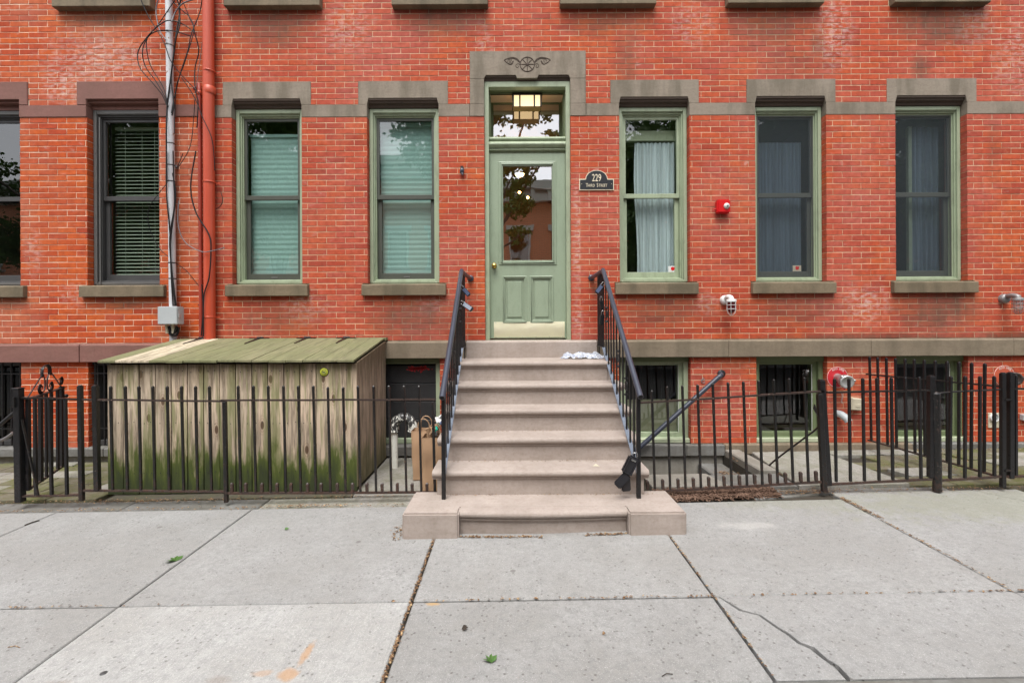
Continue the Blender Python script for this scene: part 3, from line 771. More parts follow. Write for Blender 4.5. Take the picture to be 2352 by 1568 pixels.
a, b = WIN[4]; drape(a+.40, b-.09, 2.10, 3.9, .27, 'sheer_grey', wins[4], .015, 4, .01); 
q = MB(); q.box(a+.36, a+.40, .25, .29, 2.1, 3.9); part('blind_edge', q, 'green_pale', wins[4])
a, b = WIN[5]; drape(a+.10, b-.13, 2.14, 3.72, .27, 'sheer_grey', wins[5], .008, 11, 0)
for k in (3, 4, 5):
    a, b = WIN[k]; q = MB(); q.ring(a+.076, b-.076, ZS+.05, ZH-.092, .014, .120, .127); part('screen_frame', q, 'sash_dark', wins[k])
    q = MB(); q.add([(a+.09,.124,ZS+.06),(b-.09,.124,ZS+.06),(b-.09,.124,ZH-.1),(a+.09,.124,ZH-.1)], [(0,1,2,3)]); part('screen', q, 'screen', wins[k])
# venetian blinds, left house: each slat its own piece
for k in (0, 1):
    a, b = LWIN[k]
    if k == 0: continue
    q = MB(); xa, xb = a+.13, b-.10; rot = Matrix.Rotation(R(30), 3, 'X')
    q.box(-(xb-xa)/2, (xb-xa)/2, -.024, .024, -.0011, .0011, rot, (0,0,0)); sm = q.mesh('slat', M['slat'])
    z = 2.16
    while z < 3.88: place('slat', sm, lw[k], ((xa+xb)/2, .255, z)); z += .0435
    q = MB(); q.box(xa, xb, .235, .28, 3.90, 3.93); 
    for xx in (xa+.13, (xa+xb)/2+.03, xb-.12): q.box(xx-.0015, xx+.0015, .226, .228, 2.12, 3.92)
    q.box(xa, xb, .235, .275, 2.10, 2.125); part('blind_rail', q, 'slat', lw[k])
    q = MB(); q.tube([(a+.088,.07,2.02),(a+.088,.07,3.98)], .008, 8); part('frame_cable', q, 'frame_grey', lw[k])
# warning sticker inside two windows (shield outline with a red mark)
for k, xx in ((2, 1.93), (3, 3.42)):
    q = MB(); q.box(xx-.055, xx+.045, .1765, .1775, 2.145, 2.215)
    st_ = part('sticker', q, 'putty' if k == 3 else 'white_paint', wins[k])
    q = MB(); q.prism([(xx-.01, 2.16), (xx+.012, 2.165), (xx+.02, 2.18), (xx+.018, 2.205), (xx+.004, 2.2), (xx-.006, 2.207), (xx-.022, 2.2), (xx-.024, 2.175)], .1745, .176)
    part('sticker_mark', q, 'red', wins[k])
# band course, water table, upper sills
def pieces_x(x0, x1, cuts): return subtract((x0, x1), cuts)
cu = [(a, b) for a, b in WIN] + [(-.478, .872)]
for x0, x1 in pieces_x(XB_, XR, cu):
    m_ = MB(); m_.box(x0+.001, x1-.001, -.004, .112, ZB0, ZB1); part('band_stone', m_, 'brownstone', house, bevel=.003)
for x0, x1 in pieces_x(XL, XB_-.002, LWIN):
    m_ = MB(); m_.box(x0+.001, x1-.001, -.010, .112, 3.952, 4.089); part('band_stone', m_, 'left_stone', house2, bevel=.004)
def wt_stone(x0, x1, z0, z1, y, mat, par, name='ledge_stone'):
    m_ = MB(); m_.prof([(y, z0), (y, z1-.018), (y+.012, z1-.004), (.02, z1+.006), (.112, z1+.006), (.112, z0)], x0+.0015, x1-.0015); part(name, m_, mat, par, bevel=.003)
ex = [XB_, -2.15, -.53]
for i in range(2): wt_stone(ex[i], ex[i+1], 1.141, 1.337, -.05, 'brownstone_ledge', house)
ex = [.98, 2.49, 4.13, 5.77, 7.4]
for i in range(4): wt_stone(ex[i], ex[i+1], 1.141, 1.337, -.05, 'brownstone_ledge', house)
wt_stone(-.528, .978, 1.10, 1.337, -.058, 'stoop', house, 'threshold')
ex = [XL, -6.6, -4.98, -4.80, XB_-.003]
for i in range(4): wt_stone(ex[i], ex[i+1], 1.117, 1.325, -.052 if i != 2 else -.044, 'left_stone', house2)
for u in UP:
    m_ = MB(); m_.box(u-.55, u+.55, -.085, .12, 5.18, 5.32); part('upper_sill', m_, 'sill', house, bevel=.006)
    m_ = MB(); m_.ring(u-.41, u+.41, 5.325, 6.05, .07, .08, .2); up_ = part('upper_window', m_, 'green', house)
    m_ = MB(); m_.box(u-.34, u+.34, .15, .156, 5.39, 5.98); part('pane', m_, 'black_board', up_)
m_ = MB(); m_.box(-5.245, -4.12, -.085, .12, 5.18, 5.32); part('upper_sill', m_, 'sill', house2, bevel=.006)
m_ = MB(); m_.ring(-5.1, -4.27, 5.325, 6.05, .07, .08, .2); up_ = part('upper_window', m_, 'frame_grey', house2)
m_ = MB(); m_.box(-5.03, -4.34, .15, .156, 5.39, 5.98); part('pane', m_, 'black_board', up_)
# foundation ledge
for (x0, x1, z0, z1, mt, hh_) in ((XL,-6.2,.03,.125,'bluestone',house2),(-6.2,-4.7,.03,.128,'bluestone',house2),(-4.7,XB_-.003,.03,.125,'bluestone',house2),
        (XB_,-1.9,.03,.132,'bluestone',house),(-1.9,-.7,.02,.13,'bluestone',house),(1.1,2.0,.0,.132,'bluestone',house),(2.0,2.44,.005,.130,'bluestone',house),(2.44,4.6,.02,.134,'brownstone_ledge',house),(4.6,7.9,.02,.134,'bluestone',house)):
    m_ = MB(); n = 14; top = []
    m_.box(x0+.002, x1-.002, -.060, .16, z0, z1)
    o = part('foundation_stone', m_, mt, hh_, bevel=.008)
for (x0, x1, hh_) in ((XL, XB_-.003, house2), (XB_, XR, house)):
    m_ = MB(); m_.box(x0, x1, .003, .20, -1.0, .029); part('foundation_wall', m_, 'stucco', hh_)
    m_ = MB(); m_.box(x0, x1, -.0, .20, .03, .10) if False else None
m_ = MB(); m_.box(.80, 2.43, -.014, .002, -.9, .0); part('foundation_wall', m_, 'stucco', house)

# ------------------------------------------------------------------ basement windows
def bwin(hh_, a, b, style):
    z0, z1 = .137, 1.139
    col_ = {'green':'green','dark':'green_dark','grey':'sash_grey','board':'green'}[style]
    m_ = MB(); m_.ring(a+.002, b-.002, z0, z1, (.055,.055,.055,.07), .07, .20)
    w = part('basement_window', m_, col_, hh_, bevel=.005)
    q = MB(); q.box(a+.002, b-.002, .055, .069, z1-.06, z1-.002); part('head_board', q, 'green_dark' if style != 'grey' else 'sash_grey', w)
    if style in ('green','dark'):
        q = MB(); q.ring(a+.056, b-.056, z0+.056, z1-.072, (.035,.045,.05,.03), .11, .20); part('sash', q, col_, w, bevel=.003)
        q = MB(); q.box(a+.002, b-.002, .02, .069, z0, z0+.05); part('sill', q, 'green_pale', w, bevel=.006)
        q = MB(); q.box(b-.106, b-.100, .12, .125, z0+.1, z1-.1); part('bead', q, 'white_paint', w)
    if style == 'board':
        zz = z0+.056
        for i in range(4):
            h = .215; q = MB(); q.box(a+.058, b-.058, .12+.004*(i % 2), .15, zz, zz+h-.006); part('board', q, 'black_board', w, bevel=.004); zz += h
        q = MB()
        for i in range(60):
            cx = rnd.gauss(b-.28, .06); cz = z1-.13+rnd.gauss(0,.015); r_ = rnd.uniform(.006,.016)
            q.box(cx-r_, cx+r_, .1185, .1195, cz-r_*.6, cz+r_*.6, Matrix.Rotation(rnd.uniform(-1,1),3,'Y'), (cx,.119,cz))
        part('red_paint_mark', q, 'sign_red', w, kind='stuff')
    else:
        q = MB(); q.quad(a+.09, b-.09, .145, z0+.1, z1-.1); part('pane', q, 'glass_base', w)
        if style in ('green',):
            q = MB(); q.box(a+.09, b-.09, .19, .2, z0+.1, .62); part('pane_reflection_panel', q, 'putty', w)  # pale panel behind the glass imitates the reflection in its lower half
            for xx in [a+.17+.12*i for i in range(5)]:
                q = MB(); q.tube([(xx,.17,.62),(xx,.17,1.06)], .007, 6); part('bar', q, 'iron_clean', w)  # dark bars imitate the fence's reflection in the upper glass
    q = MB(); ym = 1.2; x0, x1, za, zb = a-.1, b+.1, .0, 1.3
    q.add([(x0,.205,za),(x1,.205,za),(x1,.205,zb),(x0,.205,zb),(x0,ym,za),(x1,ym,za),(x1,ym,zb),(x0,ym,zb)], [(4,5,6,7),(0,1,5,4),(3,7,6,2),(0,4,7,3),(1,2,6,5)])
    part('room', q, 'room', w)
    if style == 'grey':
        for xx in [a+.06+i*.105 for i in range(8)]:
            q = MB(); q.tube([(xx,.03,z0+.01),(xx,.03,z1-.01)], .010, 6); part('bar', q, 'iron_clean', w)
        for zz in (.34, .98):
            q = MB(); q.box(a+.01, b-.01, .022, .038, zz-.006, zz+.006); part('crossbar', q, 'iron_clean', w)
bwin(house2, *LWIN[0], 'grey'); bwin(house2, *LWIN[1], 'grey')
bwin(house, *WIN[0], 'board'); bwin(house, *WIN[1], 'board'); bwin(house, *WIN[2], 'green'); bwin(house, *WIN[3], 'dark'); bwin(house, *WIN[4], 'dark'); bwin(house, *WIN[5], 'dark')

# ------------------------------------------------------------------ door surround, door, transom
m_ = MB()
zt, zb, zc = 4.69, 4.372, 4.412
m_.prism([(-.475, zb), (DO[0], zb), (DO[0]+.02, zc), (.055, zc), (.075, zb+.004), (.305, zb+.004), (.325, zc), (DO[1]-.02, zc), (DO[1], zb), (.869, zb), (.869, zt), (-.475, zt)], -.008, .11)
dl = part('door_lintel', m_, 'brownstone', house, bevel=.002)
for (x0, x1) in ((-.475, DO[0]), (DO[1], .869)):
    for (z0, z1) in ((ZB0, ZB1), (ZB1+.0015, zb-.0015)):
        m_ = MB(); m_.box(x0, x1, -.007, .112, z0, z1); part('jamb_stone', m_, 'brownstone', house, bevel=.002)
c = MB(); c.prof([(.002, zc+.001), (.006, zc-.018), (.022, zc-.024), (.03, zc-.05), (.112, zc-.055), (.112, zc+.001)], DO[0]+.001, DO[1]-.001)
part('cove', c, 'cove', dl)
# carved wheel and leaf emblem
em = MB(); E = P(1211, 149, .0); ex_, ez = E.x, E.z; yc = -.0085; k_ = .0476/1.0
def eline(pts, r=.0045): em.tube([(ex_+x*.80, yc, ez+z*.80) for x, z in pts], r, 6)
rr = .1045*1.0
rr = .104
eline([(rr*math.cos(a), rr*math.sin(a)) for a in [i*math.pi/16 for i in range(33)]], .0055)
for i in range(8):
    a = i*math.pi/4 + math.pi/8*0; eline([(.018*math.cos(a), .018*math.sin(a)), (rr*math.cos(a), rr*math.sin(a))])
em.lathe([(0,-.004),(.016,-.004),(.018,0)], (ex_, yc, ez), (0,1,0), 12)
for s in (-1, 1):
    top = [(.10,.03),(.14,.075),(.19,.098),(.25,.095),(.31,.075),(.335,.062)]
    bot = [(.335,.062),(.30,.03),(.25,.0),(.215,.012),(.20,.05)]
    mid = [(.102,.018),(.14,.055),(.18,.08),(.22,.085),(.27,.075)]
    for L in (top, bot, mid): eline([(s*p.x, p.z) for p in smooth_path([Vector((x,0,z)) for x, z in L], 5)])
    for (x, z, x2, z2) in ((.205,.05,.235,.01),(.225,.078,.25,.012),(.25,.082,.262,.02),(.272,.076,.285,.03)): eline([(s*x, z), (s*x2, z2)], .003)
    sp = [(.105,-.004),(.13,.008),(.155,.002),(.166,-.022),(.155,-.045),(.135,-.045),(.126,-.028),(.138,-.018)]
    eline([(s*p.x, p.z) for p in smooth_path([Vector((x,0,z)) for x, z in sp], 4)], .003)
part('carved_emblem', em, 'cove', dl)

fr = MB(); xa, xb = DO
fr.ring(xa+.002, xb-.002, 1.345, 4.358, (.048,.048,.001,.06), .035, .12)
df = part('door_frame', fr, 'green', house, bevel=.012, seg=2)
q = MB(); q.box(xa+.05, xa+.062, .121, .42, 3.55, 4.297); q.box(xb-.062, xb-.05, .121, .42, 3.55, 4.297)
for xx, s in ((xa+.062, 1), (xb-.062, -1)):
    q.box(xx, xx+s*.008, .16, .18, 3.60, 4.24); q.box(xx, xx+s*.008, .36, .38, 3.60, 4.24)
q.box(xa+.05, xb-.05, .121, .42, 4.297, 4.33)
q.box(xa+.12, xb-.12, .17, .185, 4.287, 4.297); q.box(xa+.12, xb-.12, .35, .365, 4.287, 4.297); q.box(xa+.12, xa+.135, .185, .35, 4.287, 4.297); q.box(xb-.135, xb-.12, .185, .35, 4.287, 4.297)
part('transom_reveal', q, 'green_dark', df, bevel=.002)
q = MB(); q.ring(xa+.062, xb-.062, 3.60, 4.287, (.03,.03,.08,.02), .39, .43); part('transom_sash', q, 'green_dark', df)
q = MB(); q.quad(xa+.09, xb-.09, .405, 3.67, 4.27); part('transom_pane', q, 'glass_door', df)
q = MB()
def rollbar(z0, z1, y, dep):
    n = 8; pl = [(y+dep*(1-math.sin(math.pi*i/n)) if False else y + dep*(1-math.sin(math.pi*i/n)), z0+(z1-z0)*i/n) for i in range(n+1)]
    q.prof(pl + [(.42, z1), (.42, z0)][:2], xa+.051, xb-.051, False)
rollbar(3.685, 3.735, .070, .02); rollbar(3.60, 3.678, .045, .035); rollbar(3.572, 3.594, .075, .01)
q.box(xa+.051, xb-.051, .115, .42, 3.545, 3.572)
part('transom_bar', q, 'green', df)

# door leaf
dx0, dx1, dz0, dz1 = -.258, .638, 1.362, 3.54
gx0, gx1, gz0, gz1 = -.105, .485, 2.275, 3.40
d = MB(); yf, yb = .10, .145
d.box(dx0, gx0, yf, yb, dz0, dz1); d.box(gx1, dx1, yf, yb, dz0, dz1); d.box(gx0, gx1, yf, yb, gz1, dz1); 
d.box(gx0, gx1, yf, yb, 2.085, gz0); d.box(gx0, gx1, yf, yb, dz0, 1.56)
d.box(.165, .225, yf, yb, 1.56, 2.085)
d.box(gx0, -.10, yf, yb, 1.56, 2.085); d.box(.48, gx1, yf, yb, 1.56, 2.085)
door = part('door', d, 'green_door', house)
for (x0, x1) in ((-.10, .165), (.225, .48)):
    q = MB(); q.box(x0, x1, yf+.016, yb, 1.56, 2.085); q.box(x0+.045, x1-.045, yf+.006, yf+.016, 1.61, 2.035); part('panel', q, 'green_door', door, bevel=.005)
    q = MB(); q.ring(x0-.012, x1+.012, 1.548, 2.097, .018, yf-.010, yf+.004); q.ring(x0+.007, x1-.007, 1.567, 2.078, .014, yf-.002, yf+.012); part('moulding', q, 'green_door', door, bevel=.004)
q = MB(); q.ring(gx0-.045, gx1+.045, gz0-.045, gz1+.045, .020, yf-.010, yf+.005); q.ring(gx0-.024, gx1+.024, gz0-.024, gz1+.024, .016, yf-.016, yf+.005); q.ring(gx0-.008, gx1+.008, gz0-.008, gz1+.008, .014, yf-.006, yf+.01)
part('moulding', q, 'green_door', door, bevel=.004)
q = MB(); q.quad(gx0+.001, gx1-.001, yf+.018, gz0+.001, gz1-.001); part('pane', q, 'glass_door', door)
q = MB(); nx, nz = 26, 6; vs_ = []; fs = []
for j in range(nz+1):
    for i in range(nx+1):
        x = -.213 + .835*i/nx; z = 1.372 + .185*j/nz
        vs_.append((x, yf-.004 - .0025*mnoise.noise(Vector((x*7, z*9, 3))) - .0065*math.sin(math.pi*j/nz), z))
for j in range(nz):
    for i in range(nx): fs.append((j*(nx+1)+i, j*(nx+1)+i+1, (j+1)*(nx+1)+i+1, (j+1)*(nx+1)+i))
q.add(vs_, fs, True); q.ring(-.213, .622, 1.372, 1.557, .004, yf-.0035, yf-.0005); part('kick_plate', q, 'kick', door)
q = MB()
for i in range(6):
    for z in (1.382, 1.547):
        q.lathe([(0,.003),(.004,.002),(.005,0)], (-.19+i*.158, yf-.006, z), (0,-1,0), 8)
part('screws', q, 'steel', door, kind='stuff')
q = MB(); q.lathe([(.030,0),(.030,.006),(.012,.010),(.012,.028),(.026,.036),(.031,.050),(.024,.062),(0,.066)], (-.205, yf, 2.215), (0,-1,0), 20); part('knob', q, 'brass', door)
q = MB(); q.box(dx0+.003, dx1-.003, .08, .15, 1.342, 1.354); part('door_sweep', q, 'iron_clean', door)
# hall behind the door with two pendant bulbs and a lamp
q = MB(); x0, x1, ym, za, zb_ = -.6, 1.0, 4.0, 1.3, 4.28
q.add([(x0,.20,za),(x1,.20,za),(x1,.20,zb_),(x0,.20,zb_),(x0,ym,za),(x1,ym,za),(x1,ym,zb_),(x0,ym,zb_)], [(4,5,6,7),(0,1,5,4),(3,7,6,2),(0,4,7,3),(1,2,6,5)])
hl = part('hall', q, 'hall', house)
q = MB(); q.lathe([(0,-.02),(.045,-.018),(.065,0),(.065,.015)], (.13,1.7,3.80), (0,0,1), 20); part('hall_lamp', q, 'hall_glow', hl)
for (x, y, z) in ((.13, 2.0, 3.62), (.27, 2.3, 3.62), (.02, 2.6, 2.10), (.13, 1.1, 3.55)):
    q = MB(); r_ = .022 if y > 1.5 else .0
    if r_ == 0: continue
    q.lathe([(0,-r_),(r_*.7,-r_*.7),(r_,0),(r_*.7,r_*.7),(0,r_)], (x, y, z), (0,0,1), 12); part('hall_bulb', q, 'bulb', hl)

# porch light in the transom recess
pl_ = thing('porch_light', 'lit square lantern with black frame hanging above the green door', 'light fixture', (.193,.22,4.287))
x0, x1, y0, y1, z0, z1 = .022, .365, .16, .30, 4.125, 4.262
q = MB(); q.box(x0-.006, x1+.006, y0-.006, y1+.006, z1, z1+.022)
part('cap', q, 'iron_clean', pl_, bevel=.003)
for xx, yy_ in ((x0-.002,y0-.006), (x0+.076,y0-.006), (x1-.094,y0-.006), (x1-.016,y0-.006), (x0,y1-.006), (x0+.076,y1-.006), (x1-.094,y1-.006), (x1-.016,y1-.006)):
    q = MB(); q.box(xx, xx+.018, yy_, yy_+.012, z0-.003, z1); part('cage_bar', q, 'iron_clean', pl_)
q = MB(); q.box(x0+.006, x1-.008, y0+.006, y1-.006, z0+.006, z1-.001); part('shade', q, 'lamp', pl_)
q = MB(); q.box(x0+.004, x1-.006, y0+.004, y1-.004, z0, z0+.005); part('bottom_panel', q, 'amber', pl_)

# ------------------------------------------------------------------ stoop
stoop = thing('stoop', 'six step pinkish brown stone stoop leading up to the green door', 'steps', (.22,-1,0))
XC = .222; RZ, TD, L0 = .197, .27, .62
def stepmesh(x0, x1, dback, dfront, ztop, h):
    m_ = MB()
    m_.box(x0+.035, x1-.035, -dfront+.0, -dback+.04, ztop-h-.01, ztop-.05)
    # nosing profile (y, z)
    n = 7; yo = -dfront-.035; r_ = .026; pl = []
    for i in range(n+1):
        a = math.pi/2 + math.pi*i/n; pl.append((yo + r_ + math.cos(a)*r_, ztop - r_ + math.sin(a)*r_))
    pl += [(-dfront-.012, ztop-.054), (-dfront-.012, ztop-.066), (-dfront+.0, ztop-.072), (-dback+.035, ztop-.072), (-dback+.035, ztop)]
    m_.prof(pl, x0, x1); return m_
zt_ = 1.141
dbk = [.06] + [L0 + TD*k for k in range(5)]
for k in range(5):
    z = zt_ - RZ*k; db = dbk[k]; dfr = dbk[k+1]
    w = .863 if k else .79
    o = part('step', stepmesh(XC-w, XC+w, db, dfr, z, RZ if k else RZ), 'stoop', stoop)
    for p_ in o.data.polygons: p_.use_smooth = False
m_ = MB(); 
for k in range(5):
    z = zt_ - RZ*k; m_.box(XC-.79, XC+.79, -dbk[k+1]+.02, -dbk[k]+.01 if k else -.052, -.6, z-.08)
part('stoop_core', m_, 'stoop', stoop)
zb2 = zt_ - 5*RZ
m_ = MB(); m_.slab([(-.80,-1.62),(-.80,-2.08),(-.392,-2.08),(-.392,-1.965),(.838,-1.965),(.838,-2.08),(1.255,-2.08),(1.255,-1.62)], zb2, .25, lambda x,y: 0.0)
part('base_stone', m_, 'stoop', stoop, bevel=.012, seg=2)
m_ = MB(); n = 20
vs_ = []; prof = []
r_ = .026
for i in range(8):
    a = math.pi/2 + math.pi*i/7; prof.append((-.058 + r_ + math.cos(a)*r_, zb2 - .001 - r_ + math.sin(a)*r_))
prof += [(-.030, zb2-.056), (-.034, zb2-.060), (-.034, zb2-.072), (-.016, zb2-.078), (-.012, -.08), (.05, -.08), (.05, zb2-.001)]
for i in range(n+1):
    u = i/n; x = -.390 + 1.226*u; bow = .022*math.sin(math.pi*u) + .004*math.sin(5*u)
    for (y, z) in prof: vs_.append((x, -1.985 + y - (bow if y < .04 else 0), z))
pn = len(prof); fs = []
for i in range(n):
    for j in range(pn): fs.append((i*pn+j, i*pn+(j+1) % pn, (i+1)*pn+(j+1) % pn, (i+1)*pn+j))
m_.add(vs_, fs, False); part('bottom_step', m_, 'stoop', stoop)

# ------------------------------------------------------------------ stoop railings
def railing(sgn, label):
    X = XC + sgn*.762
    t = thing('stair_railing', label, 'railing', (X,-1.79,zb2), 'railings beside the stoop')
    zt2 = 2.10; db = .40; de = 1.86; ze = .955
    fl = Vector((XC + sgn*.70, -.012, 2.06))
    def zr(dd): return zt2 + (ze-zt2)*(dd-db)/(de-db)
    q = MB(); q.tube(smooth_path([fl, Vector((XC+sgn*.735,-.2,2.08)), Vector((X,-db+.05,zt2-.004)), Vector((X,-db-.06,zr(db+.06))), Vector((X,-1.1,zr(1.1))), Vector((X,-de,ze))], 6), .0235, 12)
    part('handrail', q, 'rail_paint', t)
    q = MB(); q.tube([(X,-de-.0005,ze),(X,-de-.001,ze-.0004)], .018, 12); part('pipe_bore', q, 'cable', t)
    q = MB(); q.lathe([(.0,.012),(.03,.012),(.036,.006),(.038,0)], fl, (0,-1,0), 16); part('flange', q, 'rail_paint', t)
    q = MB(); q.bar((X,-1.79,zb2-.01), (X,-1.79,zr(1.79)-.015), .030, up=(0,1,0)); part('newel_post', q, 'iron_clean', t)
    def zs(dd): return 1.275 if dd < .41 else 1.275 + (.36-1.275)*(dd-.41)/(1.79-.41)
    q = MB(); q.bar((X,-.06,1.275),(X,-.41,1.275), .028, .010); part('bottom_rail', q, 'iron_clean', t)
    q = MB(); q.bar((X,-.41,1.27),(X,-1.79,.355), .034, .010); part('stringer', q, 'stringer', t)
    q = MB(); q.bar((X,-.14,1.135),(X,-.14,1.272), .012, up=(0,1,0)); part('foot', q, 'iron_clean', t)
    dd = .08
    while dd < 1.76:
        top = (2.075 + .0*dd) if dd < db else zr(dd)-.012
        xo = 0 if dd > .3 else -sgn*.03*(1-dd/.3)*0
        q = MB(); q.bar((X+xo,-dd,zs(dd)), (X+xo,-dd,top), .013, up=(0,1,0)); part('baluster', q, 'iron_clean', t)
        dd += .066 if dd < .4 else .125
    # cast collars and scrolls on three balusters
    for (d0, zz) in ((.56, 1.62), (1.12, 1.20), (1.40, .98)):
        for s in (-1, 1):
            q = MB(); pts = []
            for i in range(15):
                a = i/14*2*math.pi*1.15; r_ = .030*(1-.45*i/14)
                pts.append((X, -d0 + s*(.026 - math.cos(a)*r_*.7), zz + math.sin(a)*r_*1.5))
            q.tube(pts, .0045, 6); part('scroll', q, 'iron_clean', t)
        for s2 in (-.07, .07):
            q = MB(); q.lathe([(.0,-.014),(.016,-.008),(.018,0),(.016,.008),(0,.014)], (X,-d0, zz+s2), (0,0,1), 10); part('collar', q, 'iron_clean', t)
    return t
railing(-1, 'black stair railing with pipe handrail on the left edge of the stoop')
railing(1, 'black pipe stair railing on the right of the stoop, open lockbox at its foot')

# lockboxes
def lockbox(label, c, w, h, dpt, rot, body, face, grp='key lockboxes hung on the railings'):
    c = Vector(c); t = thing('key_lockbox', label, 'lockbox', c, grp); rm = rot.to_3x3()
    def bx(x0,x1,y0,y1,z0,z1): q = MB(); q.box(x0,x1,y0,y1,z0,z1); q.v = [tuple(rm @ Vector(v) + c) for v in q.v]; return q
    part('case', bx(-w/2,w/2,-dpt/2,dpt/2,-h,0), body, t, bevel=min(w,dpt)*.22, seg=2)
    part('face', bx(-w*.38,w*.38,-dpt/2-.002,-dpt/2+.004,-h*.92,-h*.1), face, t, bevel=.002)
    q = MB(); q.tube([rm @ Vector((math.cos(a)*w*.32, 0, math.sin(a)*.03+.012)) + c if 0 < i < 8 else rm @ Vector((math.cos(a)*w*.32, 0, -.004)) + c for i, a in enumerate([math.pi*k/8 for k in range(9)])], .004, 6); part('shackle', q, 'shackle', t)
    return t
E_ = lambda *a: __import__('mathutils').Euler([R(x) for x in a]).to_matrix()
lockbox('blue grey lockbox, upper of two on the left railing', P(1063,662,.42), .050,.105,.038, E_(0,-42,0), 'lock_black','lock_blue')
lockbox('silver faced lockbox, lower of two on the left railing', P(1064,697,.5), .052,.130,.042, E_(-20,-55,0), 'lock_black','lock_face')
lockbox('blue grey lockbox near the top of the right railing', P(1383,655,.45), .050,.105,.036, E_(0,38,0), 'lock_black','lock_blue')
lockbox('black lockbox hanging upright midway on the upper right railing', P(1384,722,.5), .046,.11,.036, E_(5,6,20), 'lock_black','lock_black')
lockbox('slim black lockbox lowest on the upper right railing', P(1381,690,.42), .040,.10,.030, E_(0,-5,0), 'lock_black','iron_clean')
# large open one at the foot
c0 = P(1457, 1048, 1.84); t = thing('key_lockbox', 'large black lockbox hanging open at the foot of the right railing', 'lockbox', c0, 'key lockboxes hung on the railings')
def rbox(c, w, dpt, h, rot): q = MB(); q.box(-w/2,w/2,-dpt/2,dpt/2,-h,0); q.v = [tuple(rot @ Vector(v) + Vector(c)) for v in q.v]; return q
r1 = E_(0,27,0)
part('case', rbox(c0, .084, .045, .15, r1), 'lock_black', t, bevel=.012, seg=2)
q = MB(); q.ring(-.036,.036,-.140,-.012,.007,-.032,-.020); q.v = [tuple(r1 @ Vector(v) + c0) for v in q.v]; part('rim', q, 'lock_black', t)
q = MB(); q.box(-.020,.020,-.0275,-.024,-.034,-.014); q.v = [tuple(r1 @ Vector(v) + c0) for v in q.v]; part('latch', q, 'shackle', t)
c1 = c0 + r1 @ Vector((0,-.01,-.15))
part('lid', rbox(c1 + Vector((.015,0,-.002)), .07, .022, .125, E_(-8,48,0)), 'lock_black', t, bevel=.008, seg=2)
part('key_tray', rbox(c1 + Vector((.0,.02,-.015)), .072, .024, .125, E_(4,-4,0)), 'lock_black', t, bevel=.008, seg=2)
q = MB(); q.tube([c0 + r1 @ Vector((x, 0, z)) for x, z in ((-.02,-.005),(-.02,.02),(0,.035),(.02,.02),(.02,-.005))], .004, 6); part('shackle', q, 'shackle', t)

# ------------------------------------------------------------------ iron fences
def picket_mesh(L, w=.0135, name='picket', mat='iron'):
    q = MB(); h = w/2; n = 6
    vs_ = []
    for (r_, z) in ((h,0),(h*1.02,L-.03),(h*1.12,L-.022),(h*.95,L-.008),(h*.3,L)):
        vs_ += [(r_*sx, r_*sy, z) for sx, sy in ((-1,-1),(1,-1),(1,1),(-1,1))]
    fs = []
    for i in range(4): fs += [(i*4+k, i*4+(k+1) % 4, (i+1)*4+(k+1) % 4, (i+1)*4+k) for k in range(4)]
    fs += [(3,2,1,0),(16,17,18,19)]
    q.add(vs_, fs); return q.mesh(name, M[mat])
def picket(par, mesh, L, bot, top, name='picket'):
    bot, top = Vector(bot), Vector(top); dv = top-bot
    o = place(name, mesh, par, bot, dv.to_track_quat('Z','Y').to_euler()); o.scale = (1,1,dv.length/L); return o
FD = 1.35
pm = picket_mesh(.9, .0172); pmc = picket_mesh(.9, .0185, 'picket', 'iron_clean'); stub = picket_mesh(.09, .022, 'stub', 'iron_rusty'); bar_m = picket_mesh(.9, .020, 'bar', 'iron_clean')
def rail(par, a, b, w=.026, t_=.0145, mat='iron_rusty', name='rail'):
    q = MB(); pts = 7; a, b = Vector(a), Vector(b); prev = a
    path = [a.lerp(b, i/pts) + Vector((0,0,rnd.uniform(-.002,.002) if 0 < i < pts else 0)) for i in range(pts+1)]
    for i in range(pts): q.bar(path[i], path[i+1]+(path[i+1]-path[i])*.02, w, t_)
    return part(name, q, mat, par)
# section A (short bars, leftmost)
fa = thing('iron_fence', 'long low black iron fence with square pickets in front of the wooden bin shed', 'fence', P(517,1150,FD), 'low iron fences along the sidewalk')
def post(par, px, ytop, ybot, w=.03, d=FD, mat='iron', name='post', px2=None):
    q = MB(); a_, b_ = P(px, ytop, d), P(px2 if px2 else px, ybot, d); q.bar(b_, a_, w, up=(0,1,0)); q.bar(a_, a_+Vector((0,0,.008)), w*.7, up=(0,1,0)); return part(name, q, mat, par, bevel=.002)
rail(fa, P(51,913,FD), P(190,917,FD), name='top_rail', mat='iron'); rail(fa, P(50,1139,FD), P(190,1136,FD), name='bottom_rail')
for (x0, x1) in ((80,83),(113,119),(150,154)): picket(fa, bar_m, .9, P(x1,1138,FD), P(x0,915,FD), 'bar')
post(fa, 184, 886, 1149, .034, px2=188)
q = MB(); q.bar(P(50,962,FD+.01), P(88,1137,FD+.02), .016, .010); part('brace', q, 'iron', fa)
rail(fa, P(188,917,FD), P(517,921,FD), name='top_rail', mat='iron_rusty'); rail(fa, P(187,1126,FD), P(520,1128,FD), .02, .016, name='bottom_rail')
post(fa, 219, 886, 1126, .040, px2=224)
for i, x in enumerate([255,289,320,352,385,418,450,482]):
    if i < 9: picket(fa, pm, .9, P(x+4,1127,FD), P(x-1,886,FD))
post(fa, 516, 922, 1153, .030, px2=520)
rail(fa, P(508,919,FD), P(1000,917,FD), name='top_rail'); rail(fa, P(517,1132,FD), P(1004,1130,FD), .02, .018, name='bottom_rail')
